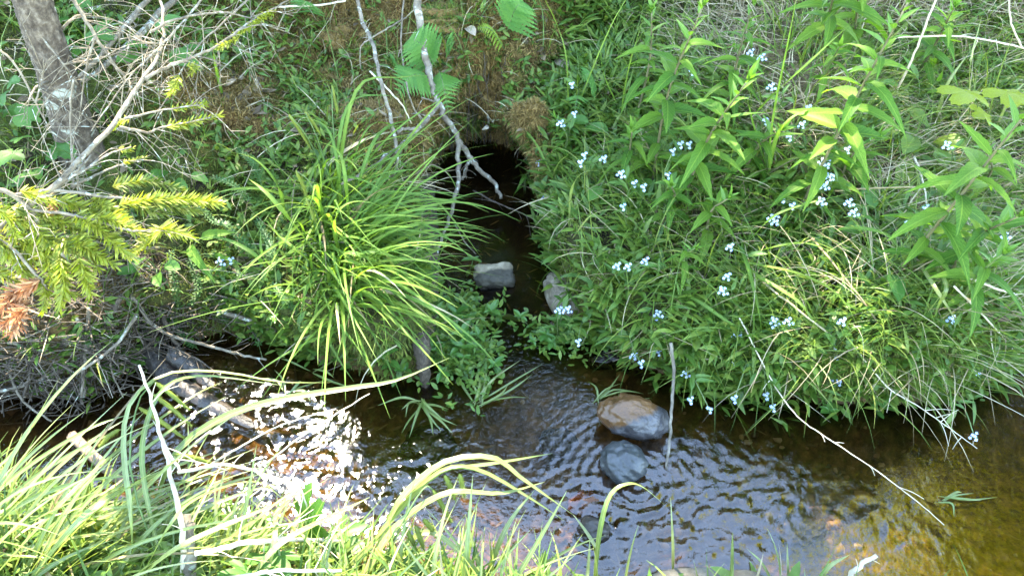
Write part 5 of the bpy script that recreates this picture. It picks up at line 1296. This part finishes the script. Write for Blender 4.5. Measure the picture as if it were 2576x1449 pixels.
poly_branch('fine twig arching over the smooth grey branch', 'dead_branch', 'branch', [([(520, -15, .3), (440, 80, .3), (330, 190, .28), (230, 330, .24)], .0024, .0012), ([(440, 80, .3), (400, 110, .28), (330, 100, .26)], .0018, .001)], M_TWIG, TG, 26, (.05, .15), 17)
poly_branch('fine twig from the top edge past the yellow needles', 'dead_branch', 'branch', [([(640, -15, .3), (560, 60, .28), (480, 140, .26), (390, 300, .2)], .0022, .001)], M_TWIG, TG, 16, (.05, .15), 18)
poly_branch('thin pale stick across the top edge left of centre', 'dead_branch', 'branch', [([(700, 18, .1), (800, 14, .1), (870, 3, .1)], .0028, .0022)], M_PALE, TG, 0, seed=19)

# ------------------------------------------------------------------ grey branches over the hole in the middle
CG = 'grey branches leaning over the dark hole'
poly_branch('forked grey lichen branch hanging over the dark hole, its tips over the channel', 'dead_branch', 'branch',
    [([(1046, -15, 0, 1.80), (1060, 80, 0, 1.74), (1074, 165, 0, 1.69), (1092, 233, 0, 1.65), (1116, 283, 0, 1.62), (1150, 352, 0, 1.60), (1153, 433, 0, 1.55), (1147, 490, 0, 1.50), (1125, 565, 0, 1.43), (1095, 640, 0, 1.37), (1082, 672, 0, 1.35)], .0098, .0024),
     ([(1106, 262, 0, 1.635), (1080, 293, 0, 1.58), (1050, 325, 0, 1.52), (999, 373, 0, 1.44), (930, 425, 0, 1.36), (859, 463, 0, 1.28)], .0062, .0026),
     ([(1150, 352, 0, 1.60), (1180, 392, 0, 1.60), (1212, 433, 0, 1.59), (1245, 462, 0, 1.58), (1260, 500, 0, 1.56)], .0068, .0042),
     ([(1181, 395, 0, 1.60), (1172, 425, 0, 1.59), (1163, 452, 0, 1.585)], .0042, .0034), ([(1098, 260, 0, 1.63), (1080, 252, 0, 1.62), (1060, 246, 0, 1.61)], .0022, .0012),
     ([(1050, 325, 0, 1.52), (1020, 325, 0, 1.50), (1000, 332, 0, 1.48)], .004, .003)], M_BRANCH, CG, 14, (.015, .05), 21)
poly_branch('long straight pale grey branch left of the forked one', 'dead_branch', 'branch', [([(893, -20, .16), (915, 60, .16), (936, 110, .16), (956, 200, .15), (982, 293, .14), (1000, 395, .10), (985, 450, .05)], .0048, .0034)], M_BRANCH, CG, 4, (.02, .05), 22)
poly_branch('thin dead stem hanging between the straight and the forked branch', 'dead_branch', 'branch', [([(1016, -15, .10), (1009, 100, .10), (1019, 187, .09), (1032, 250, .08), (1060, 305, .08)], .0022, .0015)], M_TWIG, CG, 2, (.02, .05), 23)
poly_branch('thin twig bent at a right angle across the straight branch', 'dead_branch', 'branch', [([(1022, 45, .12), (970, 75, .13), (926, 102, .13), (907, 123, .12), (907, 175, .08)], .0022, .0014)], M_TWIG, CG, 0, seed=24)
poly_branch('pale thin twig slanting right below the straight branch', 'dead_branch', 'branch', [([(931, 180, .12), (992, 243, .12), (1015, 270, .12), (1035, 312, .1)], .0024, .0014)], M_PALE, CG, 0, seed=25)
poly_branch('thin dark root hanging along the back of the hole', 'dead_branch', 'root', [([(1190, 480, .02), (1260, 515, .02), (1330, 545, .02), (1370, 566, .02)], .0022, .0014), ([(1260, 515, .02), (1230, 505, .02), (1195, 500, .01)], .0012, .0008)], M_TWIG_D, CG, 6, (.02, .06), 26)
poly_branch('thin pale stick standing in the channel right of the sedge tips', 'dead_branch', 'stick', [([(1145, 565, .06), (1170, 610, .03), (1198, 640, .005)], .0018, .0012)], M_TWIG, CG, 0, seed=27)

# curled pale bark hanging before the hole
def bark_curl(u0, v0, u1, v1, h, lab, wd, seed):
    A, B = pt(u0, v0, h), pt(u1, v1, h); o = A; rl = random.Random(seed); P = bez(A, B, (.006, -.004, .004), 12); mb = MB(); V = []; n = 7
    t_ = unit(B - A); u_ = unit(np.cross(t_, CAM - A)); w_ = np.cross(u_, t_)
    for i, p in enumerate(P):
        s = i / 11; wv = wd * (math.sin(math.pi * (s * .9 + .08)) ** .6)
        for k in range(n):
            a = (k / (n - 1) - .5) * 3.4 + s * 1.2; V.append(p + u_ * math.sin(a) * wv + w_ * math.cos(a) * wv * .6)
    F = [(i * n + k, i * n + k + 1, (i + 1) * n + k + 1, (i + 1) * n + k) for i in range(11) for k in range(n - 1)]
    mb.add(V, F); ob = obj('bark_curl', mb.mesh('bark_curl', M_PALE, o)); ob.location = tuple(o); tag(ob, lab, 'bark', 'pale bark curls')
bark_curl(1268, 282, 1238, 308, .10, 'larger white curl of bark hanging at the left foot of the brown hummock', .009, 1)
bark_curl(1226, 316, 1213, 328, .10, 'smaller white curl of bark left of the larger one', .006, 2)
poly_branch('short pale snag above the white bark curls', 'dead_branch', 'stick', [([(1178, 258, .12), (1200, 268, .12), (1225, 280, .12), (1228, 312, .11)], .005, .003)], M_BRANCH, None, 0, seed=28)
# dry leaves lying on the bank
M_DRY = leaf_mat('dry_brown_leaf', [(0.22, 0.17, 0.11), (0.32, 0.26, 0.18)], .15, .7, 'object', vein=.3)
LV_DRY = [leaf_shape('leaf_blade', M_DRY, ovat, 7, .25, .15 + .2 * i, .55, 0, .03, i) for i in range(2)]
for k, (u, v, s, a, lab) in enumerate([(1425, 175, .06, 2.0, 'large crumpled grey-brown leaf on the straw right of the hummock'), (1430, 140, .05, .6, 'dry leaf just above the crumpled grey-brown one'), (1175, 70, .045, -1.1, 'narrow dry leaf on the top moss cushion'), (2300, 545, .045, .3, 'pale dry leaf on the straw behind the right brown stem'),
        (1790, 225, .05, 1.0, 'grey dry leaf in the shade under the fresh-tipped herb'), (2420, 310, .06, -.4, 'brown dry leaf under the maple seedling'), (1530, 240, .04, 2.2, 'small dry leaf at the foot of the leftmost tall herb'), (2520, 120, .06, 1.2, 'brown curled leaf in the upper right corner')]):
    p = pt(u, v, .008); ob = obj('dry_leaf', LV_DRY[k % 2], None, frame(p, (math.cos(a), math.sin(a), .1), (0, -.3, 1), (s, s, s))); tag(ob, lab, 'dry leaf', 'dry leaves on the bank')

# ------------------------------------------------------------------ wood in and beside the water
def log(lab, pts, r0, r1, mt, seed, name='log', cat='log', sides=12, n=24, rough=.10, flat=1.0):
    P = [at_z(u, v, z) for u, v, z in pts]; P = spline(P, n); rl = random.Random(seed)
    r = [r0 + (r1 - r0) * i / (n - 1) for i in range(n)]
    mb = MB(); mb.tube(P, r, sides, rough=rough, rr=rl); o = P[0]
    if flat != 1.0: mb.v = [(x, y, (z - o[2]) * flat + o[2]) for x, y, z in mb.v]
    ob = obj(name, mb.mesh(name, mt, o)); ob.location = tuple(o); return tag(ob, lab, cat)
log('long rotten log lying along the left side of the dark channel', [(1062, 455, .03), (1072, 560, .03), (1078, 680, .025), (1072, 790, .02), (1066, 850, .012)], .030, .020, M_ROT, 1)
log('weathered upright post end standing in the water below the sedge', [(1058, 845, .07), (1066, 920, .045), (1070, 985, -.02)], .019, .007, M_ROT, 2, 'post', 'post', rough=.22)
log('half-buried rotten log along the foot of the left bank', [(470, 715, .085), (560, 718, .08), (640, 732, .075), (740, 765, .065), (830, 840, .02)], .018, .012, M_ROT, 3)
log('pale broken stick leaning from the left bank to the mud', [(547, 782, .075), (633, 807, .065), (717, 840, .04)], .005, .0032, M_TWIG, 4, 'stick', 'stick', 8, 12)
log('dark wet log half sunk in the water at the left', [(365, 868, .015), (430, 955, -.006), (520, 1015, -.012), (610, 1065, -.014), (720, 1120, -.022)], .024, .017, M_WET, 5)
log('second wet log end beside the sunk one under the twigs', [(430, 890, .015), (490, 930, .0), (540, 985, -.016)], .022, .016, M_WET, 6)
log('tan branch lying in the sunlit shallows behind the near turf', [(180, 1095, .035), (283, 1192, .03), (340, 1235, .026), (390, 1268, .02)], .010, .007, bark_mat('sunlit_branch', [(.10, .07, .045), (.18, .13, .085), (.26, .20, .14)], 40), 7, 'branch_piece', 'branch')
DT = 'loose sticks of the debris heap'
for k, (pp, r, mt, lab) in enumerate([([(225, 770, .12), (215, 880, .10), (205, 1000, .04)], .004, M_TWIG, 'upright pale stick at the right end of the debris heap'), ([(305, 745, .14), (270, 810, .10), (255, 850, .06)], .006, M_TWIG_D, 'short thick dark stick poking out of the debris'),
        ([(345, 790, .13), (290, 870, .11), (180, 950, .10), (110, 1035, .06)], .0036, M_TWIG, 'long pale stem slanting across the debris heap'), ([(205, 840, .08), (208, 920, .05), (212, 1000, .02)], .0042, M_TWIG, 'rough grey stick hanging to the water at the heap end'),
        ([(190, 800, .10), (225, 860, .08), (252, 925, .05)], .004, M_PALE, 'pale broken stick at the water end of the heap'), ([(330, 745, .12), (400, 830, .08), (490, 860, .05), (600, 890, .03), (670, 905, .015)], .0040, M_TWIG, 'long grey stick reaching right over the dark water'),
        ([(400, 780, .09), (430, 840, .05), (460, 890, .01)], .0055, M_TWIG_D, 'dark thick stick sloping into the water right of the heap'), ([(290, 905, .04), (360, 880, .05), (410, 820, .08)], .0026, M_TWIG_D, 'thin dark stick across the water gap'),
        ([(20, 860, .09), (110, 880, .09), (210, 830, .1), (300, 800, .1)], .0034, M_TWIG, 'grey stick lying along the top of the heap'), ([(-20, 990, .05), (90, 960, .06), (200, 900, .06)], .0036, M_TWIG, 'grey stick along the lower left of the heap'),
        ([(60, 800, .12), (80, 900, .09), (60, 1000, .05)], .0040, M_TWIG_D, 'dark stick crossing the left of the heap'), ([(20, 930, .07), (60, 1010, .05), (130, 1060, .03)], .003, M_TWIG, 'grey stick at the lower edge of the heap'),
        ([(360, 850, .05), (420, 870, .05), (500, 905, .03), (560, 950, .01)], .0024, M_TWIG_D, 'thin twig arching over the sunk log'), ([(275, 860, .07), (280, 930, .05), (310, 1000, .01)], .0022, M_TWIG, 'thin hanging twig beyond the heap')]):
    poly_branch(lab, 'dead_stick', 'stick', [(pp, r, r * .6)], mt, DT, 5, (.03, .09), 300 + k)

# the upright dead stalk by the two-toned stone and the long bleached stems
def stalk(lab, pts, r0, r1, mt, seed, twigs=0, name='dead_stalk'):
    return poly_branch(lab, name, 'stalk', [(pts, r0, r1)], mt, 'bleached dead stalks', twigs, (.015, .05), seed, twig_mt=M_PALE)
M_STALK = bark_mat('grey_stalk', [(.05, .04, .028), (.13, .11, .08), (.24, .21, .16)], 50, .7, .4, (1, 1, .3))
stalk('upright grey dead stalk standing in the water right of the two-toned stone', [(1687, 862, .14), (1695, 930, .105), (1690, 1010, .07), (1686, 1095, .035), (1676, 1182, .0)], .0036, .0024, M_STALK, 1)
stalk('longest bleached stem arching down to the right-hand water', [(1860, 800, .10), (1950, 970, .10), (2010, 1050, .09), (2080, 1100, .08), (2200, 1180, .06), (2300, 1255, .03), (2375, 1320, .004)], .0015, .0007, M_PALE, 2, 5)
stalk('bleached stem reaching over the dark water to the lower right', [(2130, 850, .10), (2230, 970, .10), (2300, 1015, .09), (2380, 1070, .07), (2458, 1128, .05)], .0016, .0006, M_PALE, 3, 7)
stalk('pale straw lying down the middle of the mossy slope', [(2020, 575, .06), (2090, 655, .06), (2180, 770, .05), (2240, 860, .03)], .0024, .0014, M_STRAW, 4)
stalk('pale straw crossing the mossy slope to the water', [(1920, 710, .05), (2060, 820, .05), (2200, 930, .04), (2290, 1010, .03)], .0022, .0012, M_STRAW, 5)
stalk('horizontal pale straw below the right brown stem', [(2100, 480, .08), (2220, 473, .09), (2390, 470, .08)], .0020, .0012, M_STRAW, 6)
stalk('pale vertical straw under the yellow-green rosette', [(2300, 395, .06), (2320, 450, .05), (2335, 540, .04)], .0024, .0016, M_PALE, 7)
stalk('bleached forked twig in the upper right corner', [(2260, 95, .2), (2400, 92, .2), (2500, 105, .2), (2590, 125, .2)], .0016, .0022, M_PALE, 8, 5)
stalk('thin pale stem rising to the top edge at the far right', [(2570, 120, .2), (2545, 60, .24), (2535, -15, .3)], .0024, .0016, M_PALE, 9)
stalk('tall pale dead stem behind the longest brown-stemmed herb', [(2255, 230, .1), (2290, 160, .2), (2330, 60, .3), (2360, -15, .36)], .0024, .0018, M_PALE, 10)
stalk('bleached straws hanging off the right corner of the bank', [(2400, 720, .10), (2480, 800, .09), (2560, 890, .06), (2640, 960, .02)], .0020, .0012, M_PALE, 11, 3)
stalk('pale broken straw pointing right over the dark corner', [(2420, 690, .10), (2500, 725, .10), (2590, 750, .10)], .0026, .0018, M_PALE, 12)

# ------------------------------------------------------------------ cleavers and other whorled creepers on the left bank
M_CLEAV = leaf_mat('cleavers_leaf', [(.045, .12, .03), (.07, .155, .04)], .35, .5, 'island')
def cleavers(lab, pts, seed, n=11, L=.011):
    rl = random.Random(seed); P = path(pts, 14); o = P[0]; t = thing('cleavers', o, lab, 'creeping plant', 'cleavers on the left bank')
    stem_part(P, [.0008, .0006], M_STEM, t, o)
    for i in range(n):
        q = P[int(i / n * 13)] + (0, 0, .002); mb = MB()
        for k in range(6):
            a = k * 1.047 + i; d = np.array((math.cos(a), math.sin(a), .25)); s_ = np.array((-math.sin(a), math.cos(a), 0)) * L * .17
            mb.add([q, q + d * L * .6 - s_, q + d * L, q + d * L * .6 + s_], [(0, 1, 2, 3)])
        obj('whorl', mb.mesh('whorl', M_CLEAV, o), t)
rl_ = random.Random(77)
for k, (pp, lab) in enumerate([([(430, 640, .03), (440, 720, .05), (455, 800, .04)], 'bright cleavers strand hanging into the dark gap'), ([(480, 660, .03), (500, 730, .05), (470, 790, .04)], 'cleavers strand just right of the bright hanging one'), ([(520, 680, .03), (540, 760, .04), (580, 830, .03)], 'cleavers strand falling across the rotten log'),
        ([(600, 700, .03), (610, 770, .04), (640, 830, .03), (660, 900, .02)], 'long cleavers strand between pale stick and log'), ([(560, 560, .03), (600, 600, .05), (640, 640, .04)], 'cleavers strand on the bank above the rotten log'), ([(500, 520, .03), (540, 560, .05), (590, 570, .05)], 'cleavers strand by the tip of the yellow needle spray'),
        ([(650, 560, .03), (680, 620, .05), (690, 680, .04)], 'cleavers strand against the left of the sedge'), ([(420, 780, .03), (460, 850, .03), (500, 880, .02)], 'cleavers strand trailing over the wet log end'), ([(540, 450, .03), (590, 470, .05), (640, 520, .05)], 'cleavers strand at mid height of the left bank'), ([(600, 380, .03), (640, 420, .05), (660, 470, .04)], 'highest cleavers strand left of the sedge'),
        ([(690, 720, .03), (720, 760, .04), (760, 800, .03)], 'cleavers strand under the low sedge blades')]):
    cleavers(lab, pp, 400 + k, 12)

# ------------------------------------------------------------------ the sunlit near bank
NG = 'sunlit sedges on the near bank'
def near_sedge(lab, base, n, Lr, az0, azs, seed, hero=(), wr=(.0045, .009), spikes=(), lean=(.45, 1.05), droop=(.3, 1.1), spread=70):
    rl = random.Random(seed); o = pt(*base, 0, False); t = thing('near_sedge', o, lab, 'sedge', NG)
    for i in range(n):
        b = o + (rl.gauss(0, spread / 1800), rl.gauss(0, spread / 2600), 0); b[2] = max(float(Hf(b[0], b[1])), 0) - .01
        P = clear_ground(arc(b, az0 + rl.gauss(0, azs), rl.uniform(*Lr), rl.uniform(*lean), rl.uniform(*droop), 11, rl.uniform(-.4, .4)))
        blade_part(P, rl.uniform(*wr), M_STRAW if rl.random() < .12 else M_SEDGE_N, t, o, rl.uniform(-.8, .8))
    for hp, wd in hero: blade_part(path(hp, 18), wd, M_SEDGE_N, t, o, rl.uniform(-.4, .4))
    for k, (a, b, culm) in enumerate(spikes):
        A, B = pt(*a), pt(*b); spike(A, B, .0036, t, o, seed + k)
        if culm: stem_part(spline([pt(*c) for c in culm] + [A], 9), [.0018, .0010], M_STEM, t, o, 'culm')
near_sedge('sunlit sedge at the lower left corner with blades sweeping right', (60, 1480), 34, (.22, .42), .25, .45, 1, [([(-60, 1500, .0), (120, 1300, .16), (300, 1130, .22), (480, 1000, .22), (560, 960, .2)], .010), ([(40, 1500, 0), (220, 1290, .16), (400, 1190, .18), (560, 1130, .16)], .012), ([(-80, 1300, .05), (60, 1180, .15), (220, 1080, .18), (330, 1040, .17)], .008)])
near_sedge('sunlit sedge left of the bleached stem', (280, 1500), 30, (.16, .30), .35, .6, 2, [([(300, 1500, 0), (440, 1380, .14), (640, 1290, .16), (760, 1240, .12)], .011), ([(330, 1500, .0), (420, 1330, .15), (500, 1250, .18), (640, 1210, .17), (720, 1260, .12)], .009)])
near_sedge('sedge with bristly drooping spikes beside the bleached stem', (420, 1490), 14, (.13, .24), .4, .7, 3,
    [([(330, 1460, .0), (330, 1300, .15), (310, 1130, .25), (330, 1010, .28), (420, 940, .28), (560, 935, .26), (700, 960, .24), (830, 962, .22)], .009), ([(420, 1480, 0), (360, 1200, .2), (370, 1060, .26), (420, 970, .28), (520, 945, .26), (715, 970, .24)], .008)],
    spikes=[((388, 960, .27), (477, 1032, .22), [(425, 1480, 0), (330, 1200, .2), (345, 1020, .27)]), ((386, 992, .26), (483, 1072, .2), None), ((350, 1025, .26), (467, 1105, .19), None), ((437, 1142, .2), (530, 1164, .17), [(440, 1400, .05), (430, 1200, .17)]), ((300, 1080, .22), (250, 1125, .2), None)])
near_sedge('sedge with one big arching blade across the water', (560, 1470), 20, (.13, .24), .5, .8, 4, [([(380, 1300, .05), (440, 1140, .18), (560, 1050, .22), (700, 1005, .24), (880, 975, .25), (1000, 955, .25), (1130, 900, .24)], .013), ([(600, 1500, 0), (700, 1370, .13), (850, 1290, .15), (930, 1250, .12)], .010)])
near_sedge('sedge clump under the deeply cut leaves', (760, 1500), 22, (.10, .20), .6, 1., 5, [([(660, 1500, 0), (690, 1360, .12), (700, 1280, .14), (770, 1210, .13)], .008)])
near_sedge('sedge with broad whitish arching blades and hanging spikes at bottom centre', (960, 1500), 14, (.12, .22), .6, .8, 6,
    [([(930, 1440, .02), (985, 1290, .16), (1050, 1210, .2), (1130, 1157, .22), (1240, 1150, .22), (1310, 1200, .19), (1380, 1250, .15), (1440, 1293, .1)], .014), ([(900, 1480, .02), (990, 1330, .15), (1120, 1240, .2), (1260, 1240, .18), (1370, 1212, .16)], .014),
     ([(860, 1460, 0), (980, 1310, .15), (1100, 1190, .2), (1200, 1180, .2), (1330, 1250, .15), (1420, 1310, .08)], .010), ([(1110, 1180, .2), (1240, 1165, .19), (1390, 1140, .16)], .007), ([(1210, 1500, .0), (1250, 1380, .1), (1290, 1300, .14), (1345, 1232, .16)], .009), ([(920, 1480, 0), (1060, 1340, .12), (1160, 1390, .1), (1210, 1449, .05)], .010)],
    spikes=[((1089, 1232, .19), (1136, 1315, .12), [(930, 1480, 0), (1020, 1300, .17), (1068, 1226, .2)]), ((1119, 1195, .2), (1146, 1258, .15), None), ((1156, 1192, .2), (1169, 1250, .15), None), ((1016, 1322, .15), (1049, 1385, .1), [(960, 1480, 0), (990, 1340, .15)]), ((1045, 1322, .15), (1068, 1385, .1), None), ((976, 1348, .14), (1019, 1440, .07), None), ((945, 1378, .12), (985, 1449, .06), None), ((1066, 1305, .15), (1100, 1352, .1), None)])
near_sedge('low sedge clump at the bottom edge right of centre', (1180, 1560), 24, (.12, .24), .8, 1.0, 7, lean=(.3, 1.0))
near_sedge('lone pale blade bent over at the bottom edge before the brook', (1495, 1500), 5, (.08, .15), 1.5, .8, 8, [([(1493, 1500, .0), (1508, 1340, .12), (1535, 1245, .18), (1580, 1216, .19), (1620, 1226, .17), (1672, 1270, .12)], .009)])
near_sedge('few short grass blades on the slab at the bottom edge', (1850, 1530), 9, (.07, .16), 1.5, .5, 9, [([(1840, 1500, 0), (1842, 1400, .06), (1843, 1338, .1)], .007), ([(1985, 1500, 0), (1982, 1420, .05), (1980, 1365, .08)], .005), ([(2040, 1500, .0), (2080, 1430, .05), (2138, 1394, .08)], .009), ([(1960, 1500, 0), (1920, 1420, .06), (1880, 1380, .08)], .006)], (.004, .008), lean=(.05, .5), droop=(.1, .8), spread=110)
near_sedge('sedge behind the lower left corner reaching over the brook edge', (180, 1380), 26, (.16, .32), .3, .5, 10)
near_sedge('sedge at the left edge in front of the debris heap', (-60, 1380), 26, (.20, .40), .2, .4, 11, [([(-100, 1250, .1), (40, 1130, .2), (150, 950, .3)], .006)])
near_sedge('sedge between the spike sedge and the deeply cut leaves', (620, 1420), 18, (.10, .20), .6, 1., 12)
near_sedge('sedge at the bottom edge below the deeply cut leaves', (860, 1560), 22, (.12, .22), .9, 1.0, 13)
DS = 'bleached dead stems on the near bank'
poly_branch('white dead stem standing tall at the lower left with two side twigs', 'dead_stalk', 'stalk', [([(460, 1500, .0), (457, 1332, .12), (430, 1198, .20), (397, 1062, .27), (350, 918, .33)], .0050, .0018), ([(397, 1082, .26), (425, 1140, .23), (455, 1185, .21)], .0026, .0020), ([(447, 1188, .20), (567, 1168, .2), (667, 1195, .18), (750, 1225, .16), (778, 1290, .12)], .0030, .0012)], M_PALE, DS, 10, (.03, .08), 31)
poly_branch('thick barked grey stub at the foot of the white dead stem', 'dead_stalk', 'stalk', [([(480, 1520, 0), (476, 1400, .07), (466, 1296, .13)], .0105, .0085)], M_BRANCH, DS, 0, seed=32)
poly_branch('pale fallen twig lying across the near turf', 'dead_stalk', 'stalk', [([(490, 1392, .12), (633, 1362, .12), (760, 1358, .1), (880, 1362, .08)], .0040, .0022)], M_PALE, DS, 12, (.03, .08), 33)
poly_branch('pale twig along the bottom edge', 'dead_stalk', 'stalk', [([(560, 1458, .1), (700, 1436, .1), (860, 1434, .08)], .0035, .0022)], M_PALE, DS, 8, (.03, .08), 34)
poly_branch('thin straw pointing up right over the glittering water', 'dead_stalk', 'stalk', [([(520, 1175, .14), (620, 1115, .17), (717, 1065, .18), (845, 1028, .18)], .0018, .0009)], M_PALE, DS, 0, seed=35)
poly_branch('thin straw steeper than its neighbour over the glittering water', 'dead_stalk', 'stalk', [([(640, 1188, .12), (767, 1092, .17), (930, 990, .2)], .0018, .0009)], M_PALE, DS, 0, seed=36)
poly_branch('white rotten twig end at the bottom right', 'dead_stalk', 'stalk', [([(2125, 1500, .03), (2150, 1435, .07), (2205, 1396, .1)], .0050, .0032)], M_PALE, DS, 2, (.015, .03), 37)
